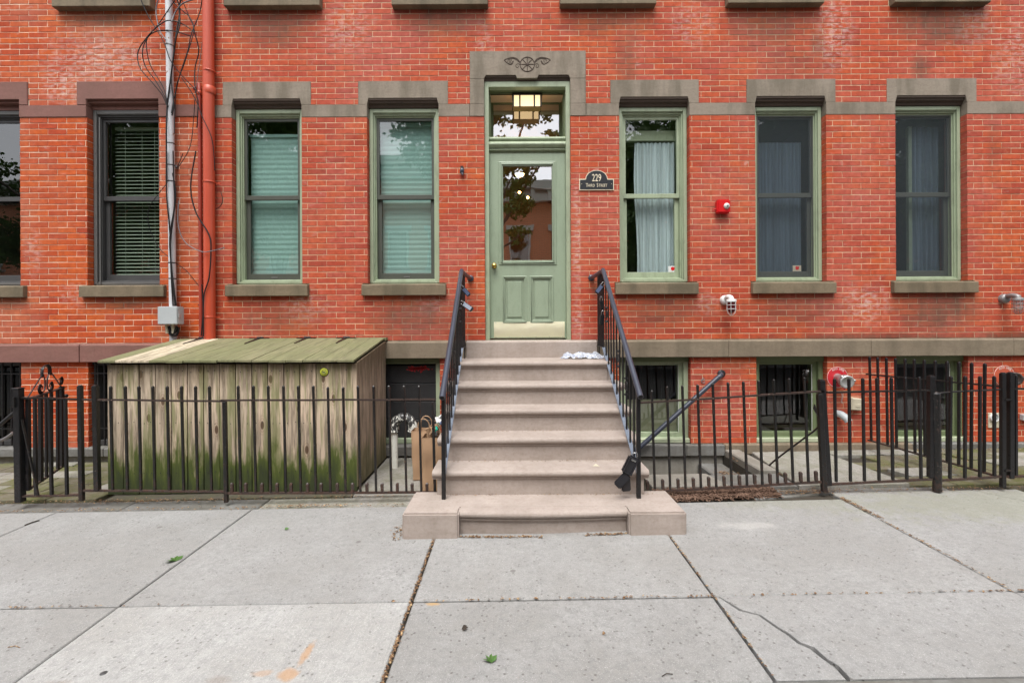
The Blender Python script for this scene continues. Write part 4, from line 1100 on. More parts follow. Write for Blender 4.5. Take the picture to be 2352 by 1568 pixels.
for i, x in enumerate([548,583,617,652,686,720.6,754,789,823,859,894,928.5,963]):
    picket(fa, pm, .9, P(x+5,1130,FD), P(x-1,885 if i != 6 and i != 7 else 888,FD))
post(fa, 994, 922, 1128, .022, px2=999)
for x in [533,565,602,637,669,707,738,775,810,843,878,913,947,981]: picket(fa, stub, .09, P(x,1130,FD), P(x-.5,1108,FD), 'stub')
# left gate and its posts
fp = thing('gate_post', 'thick black square iron post at the far left end of the fence', 'post', P(45,1152,FD))
q = MB(); q.bar(P(47,1152,FD), P(42,893,FD), .056, up=(0,1,0)); part('shaft', q, 'iron_clean', fp, bevel=.004)
q = MB(); q.bar(P(42,893,FD), P(42,890,FD), .064, up=(0,1,0)); part('cap', q, 'iron_clean', fp, bevel=.004)
q = MB(); q.bar(P(34,912,FD+.03), P(34,935,FD+.03), .02, .03, up=(0,1,0)); part('hinge', q, 'iron', fp)
gt = thing('iron_gate', 'open black iron gate with scrollwork crest at the far left', 'gate', P(55,1130,1.33))
GA = lambda u, z: Vector((-4.27 - .36*u, -1.32 + .69*u, z))
bars = [(.0,.028),(.18,.020),(.34,.028),(.50,.020),(.66,.020),(.86,.020)]
for (u, w) in bars: q = MB(); q.bar(GA(u,.08), GA(u,.89), w, up=(0,1,0)); part('bar', q, 'iron_clean', gt)
q = MB(); q.bar(GA(1,.08), GA(1,.91), .032, up=(0,1,0)); part('stile', q, 'iron_clean', gt)
q = MB(); q.bar(GA(-.02,.885), GA(1.08,.895), .04, .008); part('top_rail', q, 'iron_rusty', gt)
q = MB(); q.bar(GA(0,.085), GA(1.0,.085), .014, .02); part('bottom_rail', q, 'iron_rusty', gt)
q = MB(); q.tube([GA(.75,.80)+Vector((.02,-.03,0)), GA(1.18,.80)+Vector((.02,-.03,0))], .011, 8); q.lathe([(0,-.02),(.018,-.012),(.02,0),(.018,.012),(0,.02)], GA(1.18,.80)+Vector((.02,-.03,0)), (1,0,0), 10); part('bolt', q, 'iron_clean', gt)
def flat_scroll(pts): q = MB(); q.tube([GA(u, z) for u, z in pts], .01, 6, flat=(.004,.017)); part('scroll', q, 'iron_clean', gt)
flat_scroll([(.0,.90),(.36,1.06),(.42,1.055)])
flat_scroll([(1.0,.90),(.68,1.065),(.62,1.06)])
flat_scroll([(p.x, p.z) for p in smooth_path([Vector((u,0,z)) for u, z in ((.38,1.05),(.40,1.13),(.50,1.155),(.60,1.13),(.62,1.06))], 5)])
for s in (-1, 1):
    pts = [(.5 + s*x, z) for x, z in ((.12,1.07),(.05,1.04),(.03,.97),(.06,.915),(.15,.905),(.20,.94),(.16,.975),(.11,.96),(.12,.94))]
    flat_scroll([(p.x, p.z) for p in smooth_path([Vector((u,0,z)) for u, z in pts], 5)])
pts = [(.93,.99),(.99,1.0),(1.03,.97),(.99,.94),(.95,.955),(.97,.98)]
flat_scroll([(p.x, p.z) for p in smooth_path([Vector((u,0,z)) for u, z in pts], 5)])

# section right of the stoop
fb = thing('iron_fence', 'rising black iron fence with stub bars between the stoop and the right gate', 'fence', P(1884,1125,FD), 'low iron fences along the sidewalk')
rail(fb, P(1466,925,FD), P(1890,898,FD), name='top_rail'); rail(fb, P(1527,1127,FD), P(1892,1106,FD), .02, .018, name='bottom_rail')
for i in range(11):
    xt = 1497 + i*35.0; xb2 = 1504 + i*35.3; yt = 889 - i*2.3; yb2 = 1125 - i*1.9
    picket(fb, pm, .9, P(xb2, yb2 if i > 0 else 1122, FD), P(xt, yt if i > 0 else 896, FD))
for i in range(12):
    x = 1486.5 + i*35.2; picket(fb, stub, .09, P(x+1, 1124-i*1.9, FD), P(x, 1101-i*1.9, FD), 'stub')
post(fb, 1882, 905, 1128, .040, px2=1893)
q = MB(); q.tube(smooth_path([P(1755.5,1096,.62), P(1762,1075,.66), P(1782,1055,.75), P(1835,1015,1.0), P(1878,982,1.25), P(1881,968,1.3)], 5), .009, 6); part('brace', q, 'iron', fb)
q = MB(); q.prism([(p.x, p.z) for p in (P(1868,938,FD), P(1871,928,FD), P(1876,942,FD), P(1878,955,FD))][::-1], -FD-.006, -FD+.006); part('latch', q, 'iron', fb)
# right gate
g2 = thing('iron_gate', 'closed black iron gate with tall pickets between two posts at right', 'gate', P(1895,1112,FD))
post(g2, 1886, 873, 1114, .046, px2=1902, mat='iron_clean', name='stile', d=FD-.01)
post(g2, 2138, 864, 1096, .044, px2=2138, mat='iron_clean', name='stile', d=FD-.01)
rail(g2, P(1900,901,FD), P(2140,896,FD), name='top_rail', mat='iron'); rail(g2, P(1900,1112,FD), P(2140,1100,FD), .02, .018, name='bottom_rail')
for i, (xt, xb2) in enumerate(((275,290),(397,411),(515,530),(635,654),(757,771),(875,890),(995,1011))):
    picket(g2, pmc, .9, P(.784*(2350+.3445*xb2), 1106-i*1.2, FD), P(.784*(2350+.3445*xt), 869-i*.7, FD))
fpo = thing('gate_post', 'stout rust specked iron post with rounded head right of the closed gate', 'post', P(2152,1127,FD))
q = MB(); q.tube([P(2153,1127,FD), P(2149,905,FD)], .034, 12); q.lathe([(.034,0),(.031,.012),(.014,.022),(0,.025)], P(2149,905,FD), (0,0,1), 12); part('shaft', q, 'iron', fpo)
fc = thing('iron_fence', 'short black iron fence between the stout post and the right hinge posts', 'fence', P(2307,1118,FD), 'low iron fences along the sidewalk')
q = MB(); q.tube(smooth_path([P(2147,913,FD), P(2155,904,FD), P(2185,900,FD), P(2240,897,FD), P(2308,894,FD)], 4), .008, 6); part('top_rail', q, 'iron', fc)
rail(fc, P(2158,1103,FD), P(2315,1093,FD), .02, .018, name='bottom_rail')
for (xt, xb2) in ((1265,1256),(1385,1384),(1512,1511),(1633,1635)):
    picket(fc, pmc, .9, P(.784*(2350+.3445*xb2), 1098, FD), P(.784*(2350+.3445*xt), 863, FD))
post(fc, 2303, 857, 1119, .034, mat='iron_clean', px2=2303)
g3 = thing('iron_gate', 'black iron gate cut off by the right edge of the photo', 'gate', P(2320,1098,FD))
post(g3, 2321, 856, 1098, .038, mat='iron_clean', name='stile')
for i in range(8): picket(g3, pmc, .9, P(2333.5+i*33, 1093-i, FD), P(2333+i*33, 860-i, FD))
rail(g3, P(2325,893,FD), P(2590,887,FD), name='top_rail', mat='iron'); rail(g3, P(2325,1094,FD), P(2590,1086,FD), .02, .018, name='bottom_rail')
for yy_ in (918, 1080): q = MB(); q.bar(P(2306,yy_,FD+.01), P(2322,yy_-1,FD+.01), .03, .014); part('hinge', q, 'iron', g3)
# divider fence running back to the wall
fd = thing('iron_fence', 'black picket fence dividing the right yard, running back to the brick wall', 'fence', P(2300,1097,1.3))
A0, A1 = P(2304,888,1.32), P(1991,859,.12); B0, B1 = P(2301,1096,1.32), P(1995,1010,.12)
rail(fd, A0, A1, name='top_rail', mat='iron'); rail(fd, B0, B1, name='bottom_rail', mat='iron_rusty')
fx = [570,638,712,790,872,950,1035,1128,1230,1330,1438,1550]
for z_ in fx:
    px_ = .784*(2350+.3445*z_); lo, hi = 0.0, 1.0
    for _ in range(30):
        mid = (lo+hi)/2; p_ = A1.lerp(A0, mid); s_ = F_PX/(CAM_D+p_.y); q_ = 1176 + p_.x*s_
        if q_ + (-.5) < px_: lo = mid
        else: hi = mid
    p0 = B1.lerp(B0, lo); p1 = A1.lerp(A0, lo); picket(fd, pmc, .9, p0 - Vector((0,0,.01)), p1 + Vector((0,0,.20)))

# ------------------------------------------------------------------ bin shed
shed = thing('bin_shed', 'weathered wooden bin shed with green algae covered sloping lid', 'shed', (-2.6,-.6,.02))
xs = [-3.77 + .1495*i for i in range(14)]; xs.append(-3.77+.1495*14+.215)
xs = xs[:14] + [-1.445] 
SF = 1.09
for i in range(len(xs)-1):
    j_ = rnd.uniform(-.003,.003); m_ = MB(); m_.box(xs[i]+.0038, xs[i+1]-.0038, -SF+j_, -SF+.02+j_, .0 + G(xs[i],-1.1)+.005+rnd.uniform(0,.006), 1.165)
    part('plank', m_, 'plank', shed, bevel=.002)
q = MB()
for i in range(len(xs)-1):
    for zz in (1.10, .62, .16):
        for u in (.28, .72): q.lathe([(.0045,0),(.0045,.0015),(0,.002)], (xs[i]+(xs[i+1]-xs[i])*u+rnd.uniform(-.008,.008), -SF-.002, zz+rnd.uniform(-.01,.01)), (0,-1,0), 6)
part('nail_heads', q, 'iron_clean', shed, kind='stuff')
q = MB(); q.box(-3.75, -1.47, -SF+.022, -.10, .02, 1.15); part('gap_blackout_box', q, 'black_board', shed)  # added black box, blocks light so the plank gaps stay dark
n = 8; dd = (SF-.1)/n
for i in range(n):
    y0 = -SF+.022 + i*dd; y1 = y0+dd-.004; zA = 1.172 + (-1*0) + (y0+SF)*.165; zB = 1.172 + (y1+SF)*.165
    for X0, nm in ((-1.465, 1), (-3.772, 0)):
        m_ = MB(); m_.add([(X0,y0,.012),(X0+.02,y0,.012),(X0+.02,y1,.012),(X0,y1,.012),(X0,y0,zA),(X0+.02,y0,zA),(X0+.02,y1,zB),(X0,y1,zB)], [(0,3,2,1),(4,5,6,7),(0,1,5,4),(1,2,6,5),(2,3,7,6),(3,0,4,7)])
        part('side_plank', m_, 'plank_side', shed, bevel=.002)
lx = [-3.815 + .1575*i for i in range(16)]
yF, yB, zF, zB_ = -1.145, -.035, 1.183, 1.366
for i in range(15):
    a, b = lx[i]+.002, lx[i+1]-.002
    if i in (4, 5): b -= .004 if i == 5 else 0
    dz = rnd.uniform(-.003,.003); yf_ = yF + rnd.uniform(-.006,.006); tk = .021
    b_ = min(b, -1.447)
    m_ = MB(); m_.add([(a,yf_,zF+dz),(b_,yf_,zF+dz+rnd.uniform(-.003,.003)),(b_,yB-.06,zB_-.008),(a,yB-.06,zB_-.008),(a,yf_,zF+dz+tk),(b_,yf_,zF+dz+tk),(b_,yB-.06,zB_-.008+tk),(a,yB-.06,zB_-.008+tk)], [(0,3,2,1),(4,5,6,7),(0,1,5,4),(1,2,6,5),(2,3,7,6),(3,0,4,7)])
    part('lid_board', m_, 'lid_new' if i in (1, 2) else 'lid', shed, bevel=.002, label='pale newer lid board' if i in (1,2) else None)
m_ = MB(); m_.box(-3.80, -1.44, yB-.055, -.004, zB_-.016, zB_+.016); part('back_board', m_, 'lid', shed, bevel=.002)
m_ = MB(); m_.box(-1.463, -1.445, -SF, -SF+.02, 0.02, 1.165); part('corner_board', m_, 'plank_side', shed)
for (px, s) in ((600,1),(772,1),(905,1),(1022,1)):
    pass
for px in (467, 600-.0, 707, 797):
    c_ = P(px, 780, .06); x = c_.x; h = thing if False else None
    q = MB(); q.box(x-.11, x+.11, yB-.075, yB-.05, zB_+.014, zB_+.021); q.tube([(x-.03,yB-.06,zB_+.024),(x+.045,yB-.06,zB_+.024)], .009, 8)
    sl = (zF-zB_)/(yF-yB+.06)
    y0_, y1_ = yB-.07, yB-.36; z0_ = zB_+.015; z1_ = z0_ + sl*(y1_-y0_)
    q.add([(x-.022,y0_,z0_),(x+.022,y0_,z0_),(x+.006,y1_,z1_),(x-.006,y1_,z1_),(x-.022,y0_,z0_+.006),(x+.022,y0_,z0_+.006),(x+.006,y1_,z1_+.006),(x-.006,y1_,z1_+.006)], [(0,3,2,1),(4,5,6,7),(0,1,5,4),(1,2,6,5),(2,3,7,6),(3,0,4,7)])
    part('hinge', q, 'iron_clean', shed)
c_ = P(744.5, 854, SF+.003); st_ = thing('round_sticker', 'small round yellow green sticker on the front of the bin shed', 'sticker', c_)
q = MB(); q.lathe([(0,.003),(.040,.003),(.042,.0)], c_, (0,-1,0), 24); part('rim', q, 'iron_clean', st_)
q = MB(); q.lathe([(0,.0045),(.037,.0045),(.037,.003)], c_, (0,-1,0), 24); part('disc', q, 'yellow', st_)
q = MB(); 
for a in range(24): pass
q.tube(arc((c_.x, c_.y-.006, c_.z), .021, 0, 360, 24), .0022, 5); q.box(c_.x-.009, c_.x+.011, c_.y-.0065, c_.y-.005, c_.z-.008, c_.z+.006); q.box(c_.x-.014, c_.x-.010, c_.y-.0065, c_.y-.005, c_.z-.004, c_.z+.008); part('mark', q, 'green_dark', st_)

# ------------------------------------------------------------------ downpipes, conduit, junction box, cables
dp = thing('downpipe', 'wide orange red painted downpipe on the joint between the two houses', 'pipe', P(482,776,.06))
xt = P(479,0,.07); xbm = P(482,777,.07)
q = MB(); q.tube([(xbm.x,-.07,1.345),(xbm.x,-.07,4.24),(xt.x-.003,-.07,6.0)], .0595, 20); part('pipe', q, 'red_pipe', dp)
for yy_ in (165, 419, 728):
    c_ = P(481, yy_, .07); q = MB(); q.lathe([(.0615,-.009),(.0655,-.006),(.0655,.006),(.0615,.009)], (c_.x,-.07,c_.z), (0,0,1), 20)
    q.box(c_.x+.055, c_.x+.11, -.045, -.035, c_.z-.010, c_.z+.004); part('bracket', q, 'red_pipe', dp)
c_ = P(481, 207, .07); q = MB(); q.lathe([(.060,-.05),(.0645,-.03),(.0645,.03),(.060,.034)], (c_.x,-.07,c_.z), (0,0,1), 20); part('collar', q, 'red_pipe', dp)
d2 = thing('thin_pipe', 'thin dark red pipe beside the wide red downpipe', 'pipe', P(461,776,.03))
a_, b_ = P(462,776,.03), P(458,213,.03)
q = MB(); q.tube(smooth_path([a_, a_.lerp(b_,.5), b_, b_+Vector((-.02,0,.035)), b_+Vector((-.06,-.01,.045))], 4), .0205, 12); part('pipe', q, 'red_pipe_dark', d2)
q = MB(); q.lathe([(.022,-.02),(.028,-.01),(.028,.02),(.022,.03)], b_+Vector((0,0,-.01)), (0,0,1), 12); part('hood', q, 'red_pipe', d2)
for yy_ in (292, 840): q = MB(); cc = P(460,min(yy_,700),.03); q.box(cc.x-.03, cc.x+.035, -.025, -.015, cc.z-.008, cc.z+.004); part('bracket', q, 'iron', d2)
cd = thing('conduit', 'tall pale grey service conduit strapped to the left house', 'pipe', P(397,776,.06))
a_, b_ = P(398,784,.06), P(388,0,.06); b_ = a_ + (b_-a_)*1.18
q = MB(); q.tube([a_, b_], .037, 16); part('pipe', q, 'conduit', cd)
for yy_ in (105, 330, 380, 417, 604, 640): 
    f = (784-yy_)/784; cc = a_ + (b_-a_)*f/1.18; q = MB(); q.lathe([(.0375,-.006),(.040,-.004),(.040,.004),(.0375,.006)], cc, (0,0,1), 16); part('strap', q, 'cable' if yy_ > 390 else 'iron_rusty', cd)
jb = thing('junction_box', 'pale grey junction box at the foot of the conduit', 'electrical box', P(393,745,.06))
c0_, c1_ = P(370,745,.15), P(415,704,.15)
q = MB(); q.box(c0_.x, c1_.x, -.20, -.09, c0_.z, c1_.z); part('case', q, 'box_grey', jb, bevel=.008, seg=2)
q = MB(); q.box(c0_.x+.004, c1_.x-.004, -.208, -.201, c0_.z+.004, c1_.z-.004); part('cover', q, 'box_grey', jb, bevel=.003)
q = MB(); q.box(c1_.x-.002, c1_.x+.014, -.19, -.16, (c0_.z+c1_.z)/2-.02, (c0_.z+c1_.z)/2+.012); part('latch', q, 'steel', jb)
for xx in (c0_.x+.05, c0_.x+.12): q = MB(); q.tube([(xx,-.13,c0_.z), (xx+.004,-.13,c0_.z-.1)], .017, 10); part('stub_pipe', q, 'putty', jb)

cb = thing('cable_tangle', 'tangle of thin black service cables looping around the grey conduit', 'cables', P(400,500,.08))
def Z1(x, y, d=.09): return P(.28*x, .28*y, d)
def Z5(x, y, d=.09): return P(.3*x, .784*450+.3*y, d)
cabs = [
 ([(1130,-60),(1215,130),(1340,340),(1400,500),(1500,630),(1600,730),(1640,770)], .0038, 'cable', .14),
 ([(1600,270),(1500,200),(1380,170),(1280,230),(1180,340),(1130,440),(1150,560),(1250,680),(1330,780),(1370,870)], .0042, 'cable', .13),
 ([(1560,295),(1380,250),(1240,280),(1172,400),(1190,540),(1280,670),(1350,790),(1375,870)], .0040, 'cable', .12),
 ([(1450,-20),(1300,200),(1210,310),(1205,420),(1240,550),(1330,700),(1365,800),(1380,880)], .0036, 'cable', .11),
 ([(1380,-40),(1450,50),(1560,150),(1600,280),(1630,420),(1600,560),(1600,720),(1625,850),(1615,1050)], .0045, 'cable', .10),
 ([(1660,-40),(1640,100),(1570,280),(1540,420),(1480,600),(1430,800),(1405,930)], .0038, 'cable', .12),
 ([(1450,-20),(1475,100),(1450,250),(1425,450),(1392,700),(1370,900),(1365,1100),(1368,1500)], .0060, 'cable', .115),
 ([(1490,640),(1590,790),(1660,960),(1740,1150),(1762,1400)], .0036, 'cable', .16),
 ([(1600,800),(1590,950),(1560,1200),(1465,1370)], .0030, 'cable', .07),
 ([(1300,-20),(1280,100),(1310,250),(1360,330)], .0050, 'cable_grey', .10),
 ([(1410,180),(1440,100),(1500,30),(1580,0),(1640,-20)], .0055, 'cable_grey', .13),
 ([(1500,-40),(1470,60),(1475,200),(1440,330),(1420,480),(1405,650),(1425,850),(1410,950)], .0055, 'cable', .13),
 ([(1660,340),(1640,500),(1600,760)], .0026, 'cable_grey', .06),
 ([(1480,-30),(1560,160),(1590,250),(1520,500),(1450,700),(1435,900),(1430,1100)], .0034, 'cable', .12),
]
for pts, r_, mt, dd in cabs:
    q = MB(); n = len(pts)
    q.tube(smooth_path([Z1(x, y, dd - .05*math.sin(i*1.7)*.4) for i, (x, y) in enumerate(pts)], 6), r_*1.3, 6); part('cable', q, mt, cb)
cabs5 = [
 ([(1500,-20),(1460,250),(1500,450),(1600,620),(1615,750),(1600,950),(1560,1100),(1558,1400)], .0060, 'cable', .145),
 ([(1368,360),(1365,550),(1420,680),(1540,750),(1620,745),(1720,720)], .0045, 'cable_grey', .15),
 ([(1290,215),(1150,400),(1140,550),(1210,710),(1290,790)], .0030, 'cable', .05),
 ([(1275,-20),(1275,300),(1300,600),(1310,900),(1325,1165)], .0060, 'cable', .11),
 ([(1325,-20),(1330,200),(1335,400),(1300,640),(1310,850),(1340,1165)], .0055, 'cable', .12),
 ([(1320,150),(1345,300),(1330,480),(1305,700),(1318,900),(1350,1165)], .0045, 'cable', .12),
 ([(1400,0),(1360,100),(1345,110)], .0035, 'cable', .05),
 ([(1270,1320),(1300,1380),(1350,1390),(1370,1330)], .010, 'cable', .12),
 ([(1290,1320),(1310,1365),(1335,1370),(1355,1320)], .012, 'cable', .13),
 ([(1345,840),(1430,900),(1540,1040),(1550,1100)], .0030, 'cable', .04),
 ([(1690,290),(1705,350),(1690,400),(1650,428)], .0032, 'cable', .05),
 ([(1540,1395),(1555,1200),(1545,1000)], .0050, 'cable', .10),
]
for pts, r_, mt, dd in cabs5:
    q = MB(); q.tube(smooth_path([Z5(x, y, dd) for x, y in pts], 6), r_*1.2, 6); part('cable', q, mt, cb)
q = MB(); c_ = Z5(1358,104,.0); q.box(c_.x-.02,c_.x+.018,-.04,0,c_.z-.014,c_.z+.014); part('cable_clamp', q, 'grey_metal', cb, bevel=.003)

# ------------------------------------------------------------------ wall fixtures
pq = thing('house_number_plaque', 'black arched house number plaque with cream lettering right of the door', 'sign', P(1370,437,.01))
L = P(1330.5,437,.012); Rr = P(1410,437,.012); T = P(1370,391,.012); hw = (Rr.x-L.x)/2; cx = (L.x+Rr.x)/2; zb_ = L.z; zs_ = zb_+.128; ztop = T.z-.0
def arch(sc_, zoff=0):
    pts = [(cx-hw*sc_, zb_+(1-sc_)*hw), (cx+hw*sc_, zb_+(1-sc_)*hw), (cx+hw*sc_, zs_-(1-sc_)*hw), (cx+hw*.66*sc_+.0, zs_-(1-sc_)*hw)]
    r_ = hw*.645; h_ = ztop - zs_ 
    for i in range(13):
        a = math.pi*i/12; pts.append((cx + math.cos(a)*r_*(1-(1-sc_)*1.4), zs_ + math.sin(a)*(h_)*(1-(1-sc_)*1.5) - (0)))
    pts += [(cx-hw*.66*sc_, zs_-(1-sc_)*hw), (cx-hw*sc_, zs_-(1-sc_)*hw)]
    return pts
q = MB(); q.prism(arch(1), -.014, 0); part('rim', q, 'cream', pq)
q = MB(); q.prism(arch(.955), -.0165, -.0145); part('plate', q, 'plaque', pq)
def text_part(s, size, cx, cz, y, par, mat, sx=1, ext=.0012, rz=0, name='lettering', sp=1, bold=.0):
    cu = bpy.data.curves.new('t', 'FONT'); cu.body = s; cu.size = size; cu.align_x = 'CENTER'; cu.align_y = 'CENTER'; cu.extrude = ext; cu.space_character = sp; cu.offset = bold; cu.resolution_u = 4
    o = bpy.data.objects.new('t', cu); me = bpy.data.meshes.new_from_object(o)
    mt = Matrix.Translation((cx, y, cz)) @ Matrix.Rotation(rz, 4, 'Y') @ Matrix.Rotation(R(90), 4, 'X') @ Matrix.Diagonal((sx,1,1,1))
    me.transform(mt); me.materials.clear(); me.materials.append(M[mat]); me.name = name
    bpy.data.objects.remove(o); bpy.data.curves.remove(cu); return place(name, me, par)
text_part('229', .118, cx, zb_+.137, -.018, pq, 'cream', .62, bold=.0006)
text_part('T', .060, cx-.112, zb_+.054, -.018, pq, 'cream', .72); text_part('HIRD', .047, cx-.062, zb_+.0505, -.018, pq, 'cream', .72, sp=1.05)
text_part('S', .060, cx+.010, zb_+.054, -.018, pq, 'cream', .72); text_part('TREET', .047, cx+.073, zb_+.0505, -.018, pq, 'cream', .72, sp=1.05)
for xx in (cx-hw*.86, cx+hw*.86): q = MB(); q.lathe([(0,.002),(.004,0)], (xx,-.0175,zb_+.07), (0,-1,0), 8); part('screw', q, 'cream', pq)

al = thing('alarm_strobe', 'bright red fire alarm box with clear strobe between two windows', 'alarm', P(1661,488,.0))
a0, a1 = P(1646,490,.05), P(1676,459,.05)
q = MB(); q.box(a0.x, a1.x, -.075, -.001, a0.z, a1.z); part('case', q, 'red', al, bevel=.012, seg=2)
q = MB(); q.lathe([(.034,0),(.034,.006),(.026,.016),(.012,.024),(0,.026)], ((a0.x+a1.x)/2+.028, -.076, (a0.z+a1.z)/2), (0,-1,0), 12); part('strobe', q, 'white_paint', al)
q = MB(); q.lathe([(.010,.001),(.010,.012),(0,.012)], ((a0.x+a1.x)/2+.028, -.098, (a0.z+a1.z)/2), (0,-1,0), 8); part('bulb', q, 'grey_metal', al)
q = MB(); q.lathe([(.008,0),(.008,.02),(0,.02)], (a0.x, -.03, a0.z+.05), (-1,0,0), 8); part('cable_gland', q, 'red', al)

def cagelamp(px, py, label, mat, lens):
    c = P(px, py, 0); t = thing('cage_lamp', label, 'lamp', c, 'caged wall lamps')
    q = MB(); q.lathe([(.055,0),(.055,.03),(.045,.05),(.03,.055),(0,.055)], (c.x, 0, c.z), (0,-1,0), 20); part('back_plate', q, mat, t)
    q = MB(); q.tube(smooth_path([Vector((c.x,-.03,c.z+.02)), Vector((c.x,-.10,c.z+.03)), Vector((c.x+.004,-.155,c.z+.015)), Vector((c.x+.004,-.165,c.z-.01))], 5), .028, 12); part('arm', q, mat, t)
    b = Vector((c.x+.004,-.165,c.z+.0)); q = MB(); q.lathe([(0,.0),(.05,-.002),(.053,-.012),(.053,-.03)], b, (0,0,1), 20); part('collar', q, mat, t)
    q = MB(); q.lathe([(.040,-.03),(.041,-.10),(.035,-.135),(.018,-.155),(0,-.158)], b, (0,0,1), 16); part('globe', q, lens, t)
    for i in range(6):
        a = i*math.pi/3; u = Vector((math.cos(a), math.sin(a), 0)); q = MB()
        q.tube([b+u*.050+Vector((0,0,-.03)), b+u*.050+Vector((0,0,-.12)), b+u*.040+Vector((0,0,-.155)), b+u*.018+Vector((0,0,-.175)), b+Vector((0,0,-.178))], .003, 6); part('cage_bar', q, mat, t)
    for z in (-.065, -.11): q = MB(); q.tube([b+Vector((math.cos(a)*.051, math.sin(a)*.051, z)) for a in [k*math.pi/8 for k in range(17)]], .003, 6); part('cage_ring', q, mat, t)
def lens(name, c, al_=.75):
    t = NT(name); t.b.inputs['Alpha'].default_value = al_; return t.fin(c, .1)
M['lens_dark'] = lens('dark red globe', (.10,.012,.015), .95); M['lens_clear'] = lens('cloudy globe', (.50,.38,.36), .45)
cagelamp(1664, 689, 'white caged wall lamp with dark red globe below the red alarm', 'white_paint', 'lens_dark')
cagelamp(2303, 686, 'grey caged wall lamp with cloudy globe near the right edge', 'grey_metal', 'lens_clear')

hk = thing('wall_hook', 'small black metal bracket screwed to the brick left of the door', 'bracket', P(1061,405,0))
c = P(1061,395,0)
q = MB(); q.box(c.x-.016, c.x+.016, -.006, 0, c.z+.035, c.z+.068); part('plate', q, 'iron_clean', hk)
q = MB(); q.lathe([(0,-.035),(.022,-.03),(.026,0),(.022,.03),(0,.035)], (c.x+.004,-.03,c.z), (.1,-.3,1), 12); part('barrel', q, 'rail_paint', hk)
q = MB(); q.tube([(c.x,-.03,c.z),(c.x+.012,-.045,c.z-.05)], [.016,.010], 10); part('nozzle', q, 'rail_paint', hk)
q = MB(); q.tube([(c.x-.01,-.01,c.z+.052),(c.x+.05,-.012,c.z+.050)], .002, 5); part('pin', q, 'iron', hk)
def sprk(px, py, cpx, cpy, label, mat, capmat, full=True):
    c = P(px, py, 0); t = thing('sprinkler_connection', label, 'fire hose inlet', c, 'sprinkler inlets on the basement wall')
    q = MB(); q.lathe([(.075,.004),(.118,.004),(.123,.001),(.123,0)], c, (0,-1,0), 32); q.lathe([(0,.0035),(.076,.0035)], c, (0,-1,0), 32); part('sign_plate', q, mat, t)
    q = MB(); q.tube(arc((c.x, c.y-.005, c.z), .119, 0, 360, 40), .002, 4); part('rim', q, 'white_letter', t)
    word = 'AUTO SPKR.'
    for i, ch in enumerate(word):
        if ch == ' ': continue
        a = R(128 - i*9.6 - 4)
        text_part(ch, .036, c.x+math.cos(a)*.098, c.z+math.sin(a)*.098, c.y-.0055, t, 'white_letter', .72, ext=.0006, rz=(math.pi/2-a), name='letter')
    for i, ch in enumerate('SIAMESE'):
        pass
    e = P(cpx, cpy, .24); ax = (e - c).normalized()
    ax = (Vector((e.x, e.y, e.z)) - c).normalized()
    q = MB(); q.lathe([(.045,0),(.045,.10),(.052,.10),(.052,.13)], c, ax, 20); part('pipe', q, capmat, t)
    q = MB(); q.lathe([(.052,.13),(.066,.135),(.069,.15),(.069,.19),(.075,.19),(.075,.215),(.060,.222),(.054,.214),(0,.214)], c, ax, 24); part('cap', q, capmat, t)
    for k in range(3):
        a = k*2.09+.5; u = ax.orthogonal().normalized(); w = ax.cross(u); pp = c + ax*.20 + (u*math.cos(a)+w*math.sin(a))*.078
        q = MB(); q.lathe([(.012,-.014),(.012,.014),(0,.014)], pp, ax, 8); part('lug', q, 'sign_red' if k == 0 else capmat, t)
sprk(1923, 866, 1950, 879, 'silver capped hose inlet on a round crimson AUTO SPKR. plate', 'sign_red', 'steel')
sprk(2306, 863, 2337, 872, 'hose inlet on a faded orange AUTO SPKR. plate at the right edge', 'sign_orange', 'iron_rusty')
# chain under the first inlet
q = MB(); base = P(1934,905,.03)
for i in range(7): q.tube([base+Vector((math.cos(a)*.006 + .006*math.sin(i), math.sin(a*1)*.003, -i*.016+math.sin(a)*.010)) for a in [k*math.pi/4 for k in range(9)]], .0018, 5)
single('chain', q, 'steel', 'short steel chain hanging below the crimson sprinkler plate', 'chain')
bx_ = thing('outlet_box', 'putty coloured outlet box tilted on the brick below the sprinkler cap', 'electrical box', P(1966,940,.0))
c = P(1965,928,.03); rt_ = Matrix.Rotation(R(5),3,'Y')
q = MB(); q.box(c.x-.066,c.x+.062,-.055,0,c.z-.07,c.z+.072,rt_,c); part('case', q, 'putty', bx_, bevel=.006)
q = MB(); q.box(c.x-.058,c.x+.055,-.062,-.054,c.z-.062,c.z+.064,rt_,c); part('cover', q, 'putty', bx_, bevel=.005)
q = MB(); q.box(c.x-.02,c.x+.04,-.067,-.061,c.z-.03,c.z+.01,rt_,c); part('flap', q, 'putty', bx_, bevel=.004)
el = thing('vent_elbow', 'grey pipe elbow poking from the brick below the crimson plate', 'pipe', P(1924,952,0))
c = P(1921,949,0)
q = MB(); q.tube(smooth_path([c+Vector((0,.01,0)), c+Vector((.01,-.06,0)), c+Vector((.035,-.11,-.035)), c+Vector((.05,-.13,-.07))], 5), .040, 16, cap=False); part('pipe', q, 'box_grey', el)
q = MB(); q.tube([c+Vector((.046,-.125,-.06)), c+Vector((.0465,-.1255,-.061))], .036, 16); part('opening', q, 'cable', el)
dv = thing('twin_vent', 'pair of round louvred vents on a putty plate low on the right wall', 'vent', P(2294,960,0))
c = P(2294,962,0)
q = MB(); q.box(c.x-.13,c.x+.13,-.012,0,c.z-.10,c.z+.075); part('plate', q, 'putty', dv, bevel=.003)
